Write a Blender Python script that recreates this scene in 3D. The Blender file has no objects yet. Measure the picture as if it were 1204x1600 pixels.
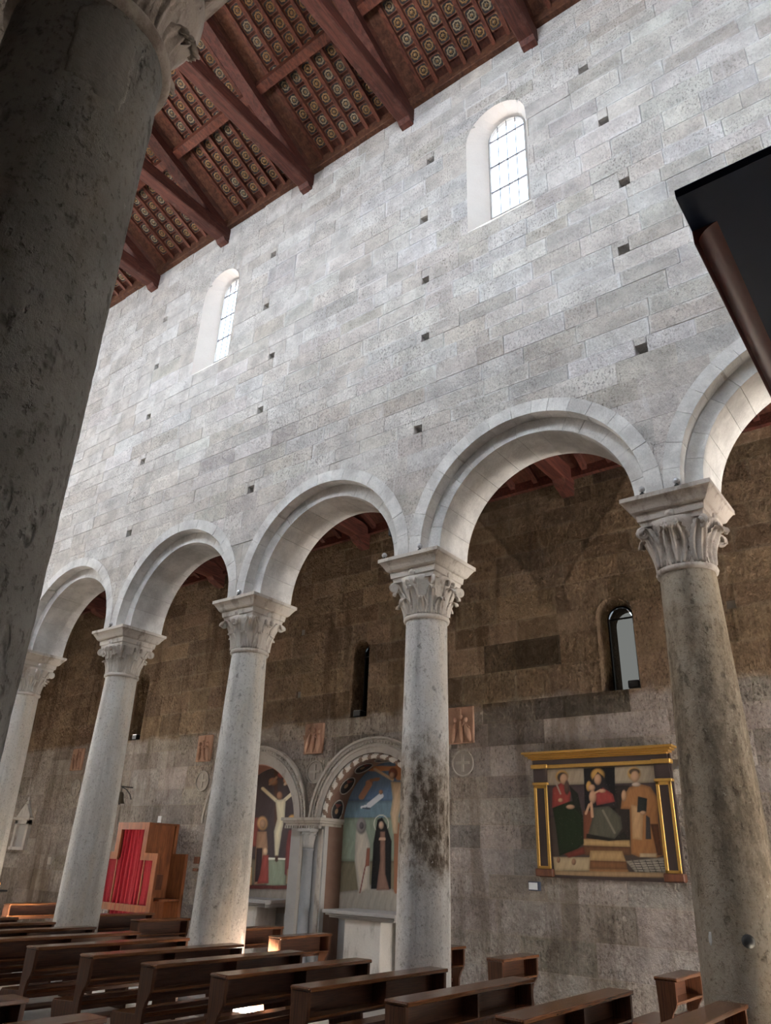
import bpy, bmesh, math, random
import numpy as np
from mathutils import Matrix, Vector, noise as mnoise

random.seed(7)
PI = math.pi
S = bpy.context.scene
COL = S.collection

# ------------------------------------------------------------------ camera
CAM = Vector((2.083, -8.139, 1.85))
RC = ((0.7968007, 0.6032714, 0.0342379), (-0.2337586, 0.3600076, -0.9031896), (-0.5571944, 0.7116587, 0.4278742))
FPX = 1158.92
cam_d = bpy.data.cameras.new('camera')
cam_d.sensor_fit = 'VERTICAL'; cam_d.sensor_height = 36.0; cam_d.sensor_width = 36.0
cam_d.lens = FPX * 36.0 / 1600.0
cam_d.clip_start = 0.02; cam_d.clip_end = 400
cam = bpy.data.objects.new('camera', cam_d); COL.objects.link(cam)
r_, d_, f_ = (Vector(v) for v in RC)
cam.matrix_world = Matrix(((r_.x, -d_.x, -f_.x, CAM.x), (r_.y, -d_.y, -f_.y, CAM.y), (r_.z, -d_.z, -f_.z, CAM.z), (0, 0, 0, 1)))
S.camera = cam

# ------------------------------------------------------------------ world, lights, exposure
S.view_settings.view_transform = 'Standard'; S.view_settings.look = 'None'
S.view_settings.gamma = 1.0; S.view_settings.use_curve_mapping = False
S.view_settings.exposure = 0.7
S.cycles.max_bounces = 10; S.cycles.diffuse_bounces = 6; S.cycles.glossy_bounces = 3
S.cycles.transparent_max_bounces = 8; S.cycles.transmission_bounces = 4
S.cycles.sample_clamp_indirect = 6.0
w = bpy.data.worlds.new('sky'); S.world = w; w.use_nodes = True
bg = w.node_tree.nodes['Background']
bg.inputs['Color'].default_value = (0.72, 0.86, 1.0, 1); bg.inputs['Strength'].default_value = 4.0

def area_light(name, loc, target, sx, sy, energy, color):
    l = bpy.data.lights.new(name, 'AREA'); l.shape = 'RECTANGLE'; l.size = sx; l.size_y = sy
    l.energy = energy; l.color = color
    o = bpy.data.objects.new(name, l); COL.objects.link(o); o.location = loc
    o.rotation_euler = (Vector(target) - Vector(loc)).to_track_quat('-Z', 'Y').to_euler()
    return o
# daylight: one sky for every opening (same radiance), set in the plane of the opening it enters by
SKY_W = 125.0                      # watts per square metre of opening
OPP_WIN = (-15.6, -8.75, -1.9, 5.0)   # the opposite clerestory mirrors the pictured one
for x in OPP_WIN:
    area_light('clerestory_window_opposite_offscreen', (x, -7.18, 12.4), (x, -6.18, 11.9), 1.0, 2.0, SKY_W * 2.0, (0.80, 0.90, 1.0))
area_light('aisle_west_door_offscreen', (10.45, 1.6, 2.1), (0.0, 1.6, 2.1), 1.9, 4.0, SKY_W * 7.6, (1.0, 0.95, 0.88))
area_light('apse_window_offscreen', (-24.95, -3.69, 6.0), (0.0, -3.69, 5.0), 2.2, 4.0, SKY_W * 8.8, (1.0, 0.95, 0.88))
sun_d = bpy.data.lights.new('sun_offscreen', 'SUN'); sun_d.energy = 420.0; sun_d.angle = 0.01; sun_d.color = (1.0, 0.92, 0.78)
sun = bpy.data.objects.new('sun_offscreen', sun_d); COL.objects.link(sun)
sun.rotation_euler = Vector((-0.35, 0.60, -1.0)).to_track_quat('-Z', 'Y').to_euler()

# ------------------------------------------------------------------ helpers
def ll(o, parent=None):
    COL.objects.link(o)
    if parent is not None: o.parent = parent
    return o

def tag(o, label=None, cat=None, group=None, kind=None):
    if label: o['label'] = label
    if cat: o['category'] = cat
    if group: o['group'] = group
    if kind: o['kind'] = kind
    return o

def empty(name, loc=(0, 0, 0), rz=0.0):
    o = bpy.data.objects.new(name, None); COL.objects.link(o)
    o.location = loc; o.rotation_euler = (0, 0, rz); o.empty_display_size = 0.1
    return o

class MB:
    def __init__(s): s.v = []; s.f = []; s.m = []
    def add(s, vs, fs, m=0):
        b = len(s.v); s.v += [tuple(p) for p in vs]
        s.f += [tuple(i + b for i in f) for f in fs]; s.m += [m] * len(fs)
        return s
    def box(s, x0, x1, y0, y1, z0, z1, m=0, c=0.0):
        if c <= 0:
            vs = [(x, y, z) for z in (z0, z1) for y in (y0, y1) for x in (x0, x1)]
            return s.add(vs, [(0, 2, 3, 1), (4, 5, 7, 6), (0, 1, 5, 4), (2, 6, 7, 3), (0, 4, 6, 2), (1, 3, 7, 5)], m)
        bm = bmesh.new(); bmesh.ops.create_cube(bm, size=1)
        for v in bm.verts:
            v.co = ((x0 + x1) / 2 + v.co.x * (x1 - x0), (y0 + y1) / 2 + v.co.y * (y1 - y0), (z0 + z1) / 2 + v.co.z * (z1 - z0))
        bmesh.ops.bevel(bm, geom=bm.edges[:], offset=c, segments=1, affect='EDGES')
        s.bm(bm, m); bm.free(); return s
    def bm(s, bm, m=0):
        bm.verts.index_update()
        return s.add([v.co for v in bm.verts], [[v.index for v in f.verts] for f in bm.faces], m)
    def prism(s, poly, axis, a, b, m=0):
        # poly of 2-D points, extruded along axis from a to b
        def P(p, t):
            return (t, p[0], p[1]) if axis == 'x' else ((p[0], t, p[1]) if axis == 'y' else (p[0], p[1], t))
        n = len(poly); vs = [P(p, a) for p in poly] + [P(p, b) for p in poly]
        fs = [tuple(range(n - 1, -1, -1)), tuple(range(n, 2 * n))] + [(i, (i + 1) % n, n + (i + 1) % n, n + i) for i in range(n)]
        return s.add(vs, fs, m)
    def lathe(s, prof, n=32, m=0, c=(0, 0), cap=True):
        vs = []
        for r, z in prof:
            for k in range(n):
                a = 2 * PI * k / n; vs.append((c[0] + r * math.cos(a), c[1] + r * math.sin(a), z))
        fs = []
        for i in range(len(prof) - 1):
            for k in range(n):
                k2 = (k + 1) % n; fs.append((i * n + k, i * n + k2, (i + 1) * n + k2, (i + 1) * n + k))
        if cap:
            fs.append(tuple(range(n - 1, -1, -1))); o = (len(prof) - 1) * n; fs.append(tuple(range(o, o + n)))
        return s.add(vs, fs, m)
    def tube(s, path, rad, n=8, m=0, closed=False):
        path = [Vector(p) for p in path]; N = len(path); vs = []
        up = Vector((0.13, 0.27, 0.95))
        for i, p in enumerate(path):
            t = (path[(i + 1) % N] - path[i - 1]) if closed else (path[min(i + 1, N - 1)] - path[max(i - 1, 0)])
            t.normalize(); a = t.cross(up)
            if a.length < 0.05: a = t.cross(Vector((1, 0, 0)))
            a.normalize(); b = t.cross(a)
            r = rad[i] if isinstance(rad, (list, tuple)) else rad
            for k in range(n):
                q = 2 * PI * k / n; vs.append(p + a * (r * math.cos(q)) + b * (r * math.sin(q)))
        fs = []
        for i in range(N if closed else N - 1):
            j = (i + 1) % N
            for k in range(n):
                k2 = (k + 1) % n; fs.append((i * n + k, i * n + k2, j * n + k2, j * n + k))
        if not closed:
            fs.append(tuple(range(n - 1, -1, -1))); fs.append(tuple(range((N - 1) * n, N * n)))
        return s.add(vs, fs, m)
    def mesh(s, name, mats, smooth=False):
        me = bpy.data.meshes.new(name); me.from_pydata(s.v, [], s.f)
        for mt in (mats if isinstance(mats, (list, tuple)) else [mats]): me.materials.append(mt)
        me.polygons.foreach_set('material_index', s.m)
        bm = bmesh.new(); bm.from_mesh(me); bmesh.ops.recalc_face_normals(bm, faces=bm.faces[:]); bm.to_mesh(me); bm.free()
        if smooth: me.polygons.foreach_set('use_smooth', [True] * len(me.polygons))
        me.update(); return me
    def build(s, name, mats, parent=None, smooth=False, loc=None):
        o = bpy.data.objects.new(name, s.mesh(name, mats, smooth)); ll(o, parent)
        if loc is not None: o.location = loc
        return o

def inst(name, me, parent=None, loc=(0, 0, 0), rot=(0, 0, 0), scale=(1, 1, 1)):
    o = bpy.data.objects.new(name, me); ll(o, parent)
    o.location = loc; o.rotation_euler = rot; o.scale = scale
    return o

def smooth_by_angle(o, ang=0.6):
    me = o.data
    me.polygons.foreach_set('use_smooth', [True] * len(me.polygons))
    bm = bmesh.new(); bm.from_mesh(me)
    for e in bm.edges:
        if len(e.link_faces) == 2 and e.calc_face_angle(0) > ang: e.smooth = False
    bm.to_mesh(me); bm.free(); return o

def copy_tree(o, parent=None):
    c = o.copy(); COL.objects.link(c)
    if parent is not None: c.parent = parent
    for ch in list(o.children): copy_tree(ch, c)
    return c

def in_view(p):
    q = Vector(p) - CAM; d = f_.dot(q)
    if d < 0.1: return None
    u = 602 + FPX * r_.dot(q) / d; v = 800 + FPX * d_.dot(q) / d
    return (u, v, d) if -40 < u < 1244 and -40 < v < 1640 else None

# ------------------------------------------------------------------ materials
class NT:
    def __init__(s, name):
        s.m = bpy.data.materials.new(name); s.m.use_nodes = True; s.t = s.m.node_tree; s.n = s.t.nodes; s.n.clear()
        s.out = s.n.new('ShaderNodeOutputMaterial')
    def node(s, typ, **kw):
        n = s.n.new(typ)
        for k, v in kw.items():
            if k.startswith('i_'):
                key = k[2:]; key = int(key) if key.isdigit() else key
                s.set(n.inputs[key], v)
            else: setattr(n, k, v)
        return n
    def set(s, sock, v):
        if hasattr(v, 'is_output'): s.t.links.new(v, sock)
        else: sock.default_value = v
    def noise(s, vec, scale, detail=4, rough=0.55, dist=0.0):
        n = s.node('ShaderNodeTexNoise', i_Scale=scale, i_Detail=detail, i_Roughness=rough, i_Distortion=dist)
        s.set(n.inputs['Vector'], vec); return n.outputs['Fac']
    def ramp(s, fac, stops):
        n = s.node('ShaderNodeValToRGB'); e = n.color_ramp.elements
        while len(e) < len(stops): e.new(0.5)
        for k, (p, c) in enumerate(stops): e[k].position = p; e[k].color = (*c, 1) if len(c) == 3 else c
        s.set(n.inputs['Fac'], fac); return n.outputs['Color']
    def mix(s, fac, a, b, mode='MIX'):
        n = s.node('ShaderNodeMix', data_type='RGBA', blend_type=mode, clamp_factor=True)
        s.set(n.inputs[0], fac); s.set(n.inputs[6], a if hasattr(a, 'is_output') else (*a, 1)); s.set(n.inputs[7], b if hasattr(b, 'is_output') else (*b, 1))
        return n.outputs[2]
    def math(s, op, a, b=0.0, c=0.0, clamp=False):
        n = s.node('ShaderNodeMath', operation=op, use_clamp=clamp); s.set(n.inputs[0], a); s.set(n.inputs[1], b); s.set(n.inputs[2], c)
        return n.outputs[0]
    def pos(s): return s.node('ShaderNodeNewGeometry').outputs['Position']
    def obj(s): return s.node('ShaderNodeTexCoord').outputs['Object']
    def scalev(s, vec, sc):
        n = s.node('ShaderNodeMapping'); n.inputs['Scale'].default_value = sc; s.set(n.inputs['Vector'], vec); return n.outputs['Vector']
    def zof(s, vec):
        n = s.node('ShaderNodeSeparateXYZ'); s.set(n.inputs[0], vec); return n.outputs
    def smoothstep(s, v, a, b):
        n = s.node('ShaderNodeMapRange', interpolation_type='SMOOTHSTEP'); s.set(n.inputs[0], v); n.inputs[1].default_value = a; n.inputs[2].default_value = b
        return n.outputs[0]
    def bsdf(s, color, rough=0.85, bump=None, dist=0.01, strength=1.0, spec=0.3, metal=0.0):
        b = s.node('ShaderNodeBsdfPrincipled'); s.set(b.inputs['Base Color'], color if hasattr(color, 'is_output') else (*color, 1))
        s.set(b.inputs['Roughness'], rough); b.inputs['Specular IOR Level'].default_value = spec; b.inputs['Metallic'].default_value = metal
        if bump is not None:
            bn = s.node('ShaderNodeBump'); bn.inputs['Strength'].default_value = strength; bn.inputs['Distance'].default_value = dist
            s.set(bn.inputs['Height'], bump); s.t.links.new(bn.outputs[0], b.inputs['Normal'])
        s.t.links.new(b.outputs[0], s.out.inputs['Surface']); s.bs = b
        return s.m

def ashlar_mat(name, c_a, c_b, bump=0.006, pit=45.0, streak=None, warm=None, split=None, vstain=None, light=0.15, mortar=0.5, mcol=(0.78, 0.76, 0.74), peck=0.35):
    t = NT(name); p = t.pos()
    oi = t.node('ShaderNodeObjectInfo'); ge = t.node('ShaderNodeNewGeometry')
    rnd = t.math('FRACT', t.math('ADD', oi.outputs['Random'], ge.outputs['Random Per Island']))
    base = t.mix(rnd, c_a, c_b)
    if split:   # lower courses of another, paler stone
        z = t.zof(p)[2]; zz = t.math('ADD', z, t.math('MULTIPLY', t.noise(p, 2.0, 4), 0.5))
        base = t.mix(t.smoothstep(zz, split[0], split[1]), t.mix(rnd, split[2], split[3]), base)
    if warm:
        z = t.zof(p)[2]; zz = t.math('ADD', z, t.math('MULTIPLY', t.noise(p, 0.45, 3), 4.0))
        base = t.mix(t.smoothstep(zz, warm[0], warm[1]), base, t.mix(rnd, warm[2], warm[3]))
    med = t.noise(p, 2.6, 6, 0.65)
    col = t.mix(t.smoothstep(med, 0.30, 0.70), t.mix(1.0, base, (0.74, 0.73, 0.73), 'MULTIPLY'), t.mix(1.0, base, (1.10, 1.09, 1.08), 'MULTIPLY'))
    pe = t.noise(t.scalev(p, (1.0, 1.0, 0.6)), pit, 4, 0.7)
    pk = t.noise(p, 1.1, 3)
    col = t.mix(t.math('MULTIPLY', t.smoothstep(pe, 0.50, 0.66), t.math('MULTIPLY', t.smoothstep(pk, 0.30, 0.65), peck)), col, t.mix(1.0, base, (0.28, 0.26, 0.25), 'MULTIPLY'))
    col = t.mix(t.math('MULTIPLY', t.math('SUBTRACT', 1.0, t.smoothstep(pe, 0.30, 0.45)), light), col, t.mix(1.0, base, (1.7, 1.65, 1.6), 'MULTIPLY'))
    # pale lime smeared over the joints and in runs
    ob = t.zof(t.obj()); ax = t.math('SUBTRACT', 0.5, t.math('ABSOLUTE', ob[0])); az = t.math('SUBTRACT', 0.5, t.math('ABSOLUTE', ob[2]))
    d = t.math('MINIMUM', t.math('MULTIPLY', ax, 2.2), az); ok = t.math('GREATER_THAN', d, -0.001)
    jn = t.math('ADD', d, t.math('MULTIPLY', t.math('SUBTRACT', t.noise(p, 3.5, 5, 0.65), 0.5), 0.5))
    sm = t.math('MULTIPLY', t.math('SUBTRACT', 1.0, t.smoothstep(jn, 0.0, 0.11)), t.math('MULTIPLY', ok, mortar))
    dr = t.noise(t.scalev(p, (7, 7, 0.7)), 1.3, 4, 0.6)
    sm = t.math('MAXIMUM', sm, t.math('MULTIPLY', t.smoothstep(dr, 0.58, 0.74), mortar * 0.7))
    col = t.mix(sm, col, mcol)
    if streak:
        st = t.noise(t.scalev(p, (1.1, 1.1, 0.16)), 1.6, 5, 0.65)
        col = t.mix(t.math('MULTIPLY', t.smoothstep(st, 0.50, 0.66), streak), col, t.mix(1.0, base, (0.30, 0.25, 0.21), 'MULTIPLY'))
    if vstain:   # damp run-off below a beam end: funnel shaped, darkest along its rim
        sx, sy, sz = t.zof(p); zz = t.math('SUBTRACT', sz, vstain[1]); wob = t.math('MULTIPLY', t.math('SUBTRACT', t.noise(p, 2.3, 5, 0.65), 0.5), 0.7)
        hw = t.math('ADD', 0.26, t.math('MULTIPLY', t.math('MAXIMUM', t.math('SUBTRACT', zz, 0.55), 0.0), 0.75))
        e = t.math('ADD', t.math('SUBTRACT', hw, t.math('ABSOLUTE', t.math('SUBTRACT', sx, vstain[0]))), t.math('MULTIPLY', wob, 0.6))
        up = t.smoothstep(t.math('ADD', zz, wob), 0.0, 0.25)
        m1 = t.math('MULTIPLY', t.math('MULTIPLY', t.smoothstep(e, -0.05, 0.05), up), 0.45)
        m2 = t.math('MULTIPLY', t.math('MULTIPLY', t.math('MULTIPLY', t.smoothstep(e, -0.06, 0.03), t.math('SUBTRACT', 1.0, t.smoothstep(e, 0.03, 0.22))), up), 0.65)
        col = t.mix(t.math('MAXIMUM', m1, m2), col, t.mix(1.0, base, (0.20, 0.18, 0.17), 'MULTIPLY'))
    col = t.mix(1.0, col, oi.outputs['Color'], 'MULTIPLY')
    h = t.math('ADD', t.math('MULTIPLY', pe, 0.7), t.math('ADD', t.math('MULTIPLY', t.noise(t.scalev(p, (1, 1, 0.7)), pit * 0.38, 5, 0.6), 1.2), t.math('MULTIPLY', t.noise(p, 5.0, 3), 1.0)))
    return t.bsdf(col, 0.92, h, bump, 1.0, 0.12)

def smooth_stone(name, c_a, c_b, bump=0.003, dirt=None, speck=0.3, scale=3.0):
    t = NT(name); p = t.pos()
    col = t.mix(t.noise(p, scale, 6, 0.6), c_a, c_b)
    sp = t.noise(p, 60, 4, 0.7)
    col = t.mix(t.math('MULTIPLY', t.smoothstep(sp, 0.55, 0.72), speck), col, (0.12, 0.10, 0.08))
    if dirt:
        d = t.noise(t.scalev(p, (1, 1, 0.4)), dirt[0], 6, 0.65)
        col = t.mix(t.math('MULTIPLY', t.smoothstep(d, dirt[1], dirt[1] + 0.18), dirt[2]), col, dirt[3])
    h = t.math('ADD', t.math('MULTIPLY', t.noise(p, 25, 5), 1.0), t.math('MULTIPLY', sp, 0.4))
    return t.bsdf(col, 0.85, h, bump, 1.0, 0.2)

def shaft_mat(name, z_lo, z_hi, amount, c_a=(0.60, 0.57, 0.53), c_b=(0.48, 0.44, 0.39), low=None, pits=0.004, hollow=0.0):
    # worn column stone; a grimy brown belt between z_lo and z_hi left by hands and smoke
    t = NT(name); p = t.obj(); x, y, z = t.zof(p)
    col = t.mix(t.smoothstep(t.noise(p, 2.2, 6, 0.7), 0.3, 0.7), c_a, c_b)
    stre = t.noise(t.scalev(p, (6, 6, 0.35)), 1.0, 4, 0.6)
    col = t.mix(t.math('MULTIPLY', t.smoothstep(stre, 0.50, 0.72), 0.45), col, tuple(v * 0.55 for v in c_b))
    warm = t.noise(t.scalev(p, (2.2, 2.2, 0.5)), 1.1, 3)
    col = t.mix(t.math('MULTIPLY', t.smoothstep(warm, 0.5, 0.7), 0.4), col, (c_a[0] * 1.02, c_a[1] * 0.86, c_a[2] * 0.66))
    zz = t.math('ADD', z, t.math('MULTIPLY', t.math('SUBTRACT', t.noise(p, 3.0, 7, 0.75), 0.5), 1.6))
    belt = t.math('MULTIPLY', t.smoothstep(zz, z_lo - 0.25, z_lo + 0.4), t.math('SUBTRACT', 1.0, t.smoothstep(zz, z_hi - 0.4, z_hi + 0.3)))
    sp = t.noise(t.scalev(p, (1, 1, 0.5)), 11, 8, 0.78)
    fine = t.noise(t.scalev(p, (1.0, 1.0, 0.75)), 34, 6, 0.75)
    run = t.noise(t.scalev(p, (5, 5, 0.25)), 1.0, 3)
    g = t.math('MULTIPLY', t.math('MULTIPLY', belt, t.smoothstep(t.math('ADD', t.math('MULTIPLY', sp, 0.6), t.math('MULTIPLY', run, 0.4)), 0.44, 0.60)), amount)
    col = t.mix(t.math('MULTIPLY', belt, amount * 0.55), col, (0.34, 0.25, 0.16))
    col = t.mix(g, col, (0.070, 0.048, 0.031))
    col = t.mix(t.math('MULTIPLY', t.smoothstep(fine, 0.53, 0.66), 0.6), col, t.mix(1.0, col, (0.32, 0.28, 0.25), 'MULTIPLY'))
    col = t.mix(t.math('MULTIPLY', t.smoothstep(t.noise(p, 19, 4, 0.6), 0.66, 0.72), 0.5), col, tuple(min(1, v * 1.35) for v in c_a))
    if low:
        lz = t.math('SUBTRACT', 1.0, t.smoothstep(zz, low[0] - 0.4, low[0] + 0.4)); col = t.mix(t.math('MULTIPLY', lz, low[1]), col, low[2])
    h = t.math('ADD', t.math('MULTIPLY', sp, 1.0), t.math('MULTIPLY', fine, 0.6))
    if hollow:
        ho = t.noise(t.scalev(p, (1, 1, 0.62)), 9.0, 3, 0.5); ho2 = t.noise(t.scalev(p, (1, 1, 0.8)), 26.0, 3, 0.5)
        pit_ = t.math('ADD', t.smoothstep(ho, 0.62, 0.72), t.math('MULTIPLY', t.smoothstep(ho2, 0.60, 0.70), 0.6))
        h = t.math('SUBTRACT', h, t.math('MULTIPLY', pit_, hollow))
        col = t.mix(t.math('MULTIPLY', pit_, 0.6, clamp=True), col, t.mix(1.0, col, (0.30, 0.29, 0.28), 'MULTIPLY'))
    return t.bsdf(col, 0.9, h, pits, 1.0, 0.15)

def wood(name, c_a, c_b, rough=0.45, grain=(1.5, 18, 18), bump=0.0012, spec=0.4, use_pos=False, wear=None):
    t = NT(name); p = t.pos() if use_pos else t.obj()
    oi = t.node('ShaderNodeObjectInfo')
    g = t.noise(t.scalev(p, grain), 1.6, 6, 0.65, 0.6)
    col = t.mix(t.smoothstep(g, 0.3, 0.7), c_a, c_b)
    col = t.mix(t.math('MULTIPLY', oi.outputs['Random'], 0.35), col, t.mix(0.5, col, (0.02, 0.012, 0.01)))
    if wear:
        wn = t.noise(p, 5, 5, 0.7); col = t.mix(t.math('MULTIPLY', t.smoothstep(wn, 0.52, 0.68), wear[0]), col, wear[1])
    rr = t.math('ADD', t.math('MULTIPLY', g, 0.2), rough - 0.1)
    return t.bsdf(col, rr, g, bump, 1.0, spec)

def plain(name, c, rough=0.6, metal=0.0, spec=0.4, bumpscale=None, bumpd=0.002):
    t = NT(name)
    p = t.obj(); n = t.noise(p, bumpscale or 8.0, 4)
    col = t.mix(n, tuple(v * 0.82 for v in c), tuple(min(1, v * 1.12) for v in c))
    return t.bsdf(col, rough, n if bumpscale else None, bumpd, 1.0, spec, metal)

def emit(name, c, strength):
    t = NT(name); e = t.node('ShaderNodeEmission', i_Strength=strength); e.inputs['Color'].default_value = (*c, 1)
    t.t.links.new(e.outputs[0], t.out.inputs['Surface']); return t.m

def painted(name, rough=0.7, bump=0.002):
    t = NT(name); a = t.node('ShaderNodeVertexColor'); a.layer_name = 'paint'
    p = t.obj(); n = t.noise(p, 9.0, 6, 0.7); f = t.noise(p, 45.0, 4, 0.7)
    col = t.mix(t.math('MULTIPLY', n, 0.35), a.outputs['Color'], t.mix(1.0, a.outputs['Color'], (0.35, 0.32, 0.30), 'MULTIPLY'))
    col = t.mix(t.math('MULTIPLY', t.smoothstep(f, 0.62, 0.75), 0.25), col, (0.42, 0.38, 0.33))
    return t.bsdf(col, rough, n, bump, 1.0, 0.25)

M = {}
M['nave'] = ashlar_mat('nave_ashlar', (0.54, 0.50, 0.46), (0.66, 0.64, 0.62), bump=0.03, pit=38.0, peck=0.8, mortar=0.5, mcol=(0.76, 0.75, 0.74))
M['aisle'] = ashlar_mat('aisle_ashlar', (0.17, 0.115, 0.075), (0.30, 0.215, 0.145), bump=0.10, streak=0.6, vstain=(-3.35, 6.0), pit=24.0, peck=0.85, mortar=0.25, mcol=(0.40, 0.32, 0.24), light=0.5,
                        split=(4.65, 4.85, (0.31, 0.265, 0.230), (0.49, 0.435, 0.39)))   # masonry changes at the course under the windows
M['vous'] = ashlar_mat('arch_stone', (0.64, 0.63, 0.615), (0.72, 0.71, 0.695), bump=0.008, pit=60.0, peck=0.25, mortar=0.1)
M['vous_in'] = M['vous']
M['core'] = smooth_stone('wall_core_stone', (0.46, 0.43, 0.40), (0.56, 0.53, 0.50))
M['reveal'] = smooth_stone('window_reveal_plaster', (0.66, 0.60, 0.55), (0.76, 0.70, 0.65), bump=0.004, speck=0.2)
M['capital'] = smooth_stone('capital_marble', (0.62, 0.575, 0.52), (0.46, 0.41, 0.36), bump=0.008, dirt=(5.0, 0.50, 0.65, (0.20, 0.15, 0.115)))
M['capital_dark'] = smooth_stone('capital_grey_stone', (0.50, 0.44, 0.39), (0.36, 0.31, 0.275), bump=0.008, dirt=(5.0, 0.50, 0.65, (0.12, 0.09, 0.075)))
M['grey'] = smooth_stone('grey_peperino', (0.30, 0.29, 0.28), (0.42, 0.40, 0.38), bump=0.004)
M['grey_light'] = smooth_stone('pale_carved_stone', (0.46, 0.42, 0.38), (0.60, 0.56, 0.51), bump=0.004, dirt=(4.0, 0.5, 0.5, (0.18, 0.14, 0.11)))
M['niche_stone'] = smooth_stone('niche_carved_stone', (0.33, 0.295, 0.26), (0.46, 0.415, 0.365), bump=0.006, dirt=(5.0, 0.5, 0.6, (0.14, 0.11, 0.09)))
M['disc_stone'] = smooth_stone('roundel_stone', (0.27, 0.235, 0.205), (0.36, 0.32, 0.285), bump=0.006)
M['floor'] = smooth_stone('floor_slab_stone', (0.55, 0.51, 0.46), (0.66, 0.62, 0.56), bump=0.001, speck=0.15)
M['floor_base'] = smooth_stone('floor_mortar', (0.25, 0.23, 0.21), (0.32, 0.30, 0.28), bump=0.001)
M['terracotta'] = smooth_stone('terracotta_relief', (0.34, 0.19, 0.13), (0.44, 0.28, 0.20), bump=0.004, dirt=(6.0, 0.5, 0.6, (0.16, 0.09, 0.06)))
M['beam'] = wood('roof_timber', (0.036, 0.010, 0.008), (0.105, 0.032, 0.022), 0.62, (14, 1.2, 14), 0.004, 0.25, wear=(0.35, (0.14, 0.068, 0.054)))
M['rafter'] = wood('roof_rafter', (0.050, 0.014, 0.010), (0.155, 0.048, 0.026), 0.62, (14, 1.2, 14), 0.003, 0.25)
M['board'] = wood('roof_boarding', (0.036, 0.012, 0.009), (0.095, 0.032, 0.020), 0.8, (10, 1.2, 10), 0.002, 0.15, use_pos=True)
M['pboard'] = wood('painted_board', (0.055, 0.020, 0.013), (0.13, 0.055, 0.03), 0.7, (9, 6, 9), 0.002, 0.2, wear=(0.5, (0.17, 0.09, 0.055)))
M['aisle_beam'] = wood('aisle_timber', (0.036, 0.010, 0.008), (0.105, 0.032, 0.022), 0.7, (14, 1.2, 14), 0.003, 0.2)
M['tile_dark'] = plain('tile_ground', (0.026, 0.022, 0.022), 0.7)
M['tile_gold'] = plain('tile_ochre', (0.26, 0.15, 0.06), 0.7)
M['tile_pale'] = plain('tile_cream', (0.27, 0.21, 0.13), 0.7)
M['tile_red'] = plain('tile_red', (0.13, 0.042, 0.024), 0.7)
M['pew'] = wood('pew_walnut', (0.040, 0.014, 0.008), (0.13, 0.052, 0.025), 0.45, (60, 2.0, 60), 0.0006, 0.5)
M['pew_top'] = wood('pew_walnut_polished', (0.075, 0.026, 0.011), (0.21, 0.085, 0.034), 0.20, (60, 2.0, 60), 0.0003, 0.7)
M['pew_end'] = wood('pew_end_walnut', (0.040, 0.014, 0.008), (0.13, 0.052, 0.025), 0.45, (60, 60, 2.0), 0.0006, 0.3)
M['conf'] = wood('confessional_wood', (0.12, 0.036, 0.013), (0.25, 0.085, 0.030), 0.42, (9, 9, 1.3), 0.001, 0.4)
M['conf_dark'] = wood('confessional_dark_wood', (0.07, 0.024, 0.012), (0.14, 0.05, 0.024), 0.5, (9, 9, 1.3), 0.001, 0.35)
M['mahogany'] = plain('canopy_mahogany', (0.095, 0.022, 0.015), 0.38, 0.0, 0.35)
M['navy'] = plain('canopy_dark_blue', (0.012, 0.020, 0.045), 0.6, 0.0, 0.2)  # even dark blue base colour of the canopy underside
M['gold'] = plain('gilded_moulding', (0.52, 0.30, 0.075), 0.42, 0.55, 0.4, 30.0, 0.001)
M['frame_dark'] = plain('frame_dark_paint', (0.035, 0.022, 0.020), 0.5)
M['iron'] = plain('wrought_iron', (0.035, 0.033, 0.035), 0.55, 0.6)
M['lead'] = plain('window_lead', (0.10, 0.10, 0.12), 0.6, 0.3)
M['black'] = plain('black_metal', (0.012, 0.012, 0.013), 0.5)
M['steel'] = plain('brushed_steel', (0.55, 0.55, 0.57), 0.3, 0.9)
M['white'] = plain('white_paint', (0.75, 0.75, 0.74), 0.5)
M['bronze'] = plain('bell_bronze', (0.06, 0.045, 0.03), 0.5, 0.7)
M['paint'] = painted('fresco_paint', 0.85, 0.003)
M['oil'] = painted('oil_paint', 0.45, 0.0006)
t = NT('red_curtain'); p = t.obj(); n_ = t.noise(t.scalev(p, (60, 60, 60)), 1.0, 3)
M['curtain'] = t.bsdf(t.mix(n_, (0.15, 0.002, 0.008), (0.30, 0.006, 0.020)), 0.6, n_, 0.001, 1.0, 0.3); t.bs.inputs['Sheen Weight'].default_value = 0.0
def glass(name, tint, mixf):
    t = NT(name); tr = t.node('ShaderNodeBsdfTransparent'); tr.inputs['Color'].default_value = (*tint, 1)
    gl = t.node('ShaderNodeBsdfGlossy'); gl.inputs['Roughness'].default_value = 0.15
    mx = t.node('ShaderNodeMixShader'); mx.inputs[0].default_value = mixf
    t.t.links.new(tr.outputs[0], mx.inputs[1]); t.t.links.new(gl.outputs[0], mx.inputs[2]); t.t.links.new(mx.outputs[0], t.out.inputs['Surface'])
    return t.m
M['glass'] = glass('clear_leaded_glass', (0.86, 0.92, 1.0), 0.04)
M['glass_dim'] = glass('dimmed_frosted_glass', (0.038, 0.033, 0.027), 0.0)  # dark tint dims the sky behind, standing in for a shaded outlook
M['glass_dark'] = glass('blackened_glass', (0.003, 0.003, 0.003), 0.0)

# ------------------------------------------------------------------ masonry tools
BAY = 3.5; ARCH_Z = 5.76; R_IN = 1.362; R_MID = 1.555; R_EXT = 1.745; Z_AB = 5.718
YB = 3.80            # face of the aisle wall
ARCHES = [1.75 - BAY * k for k in range(-1, 7)]

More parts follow.
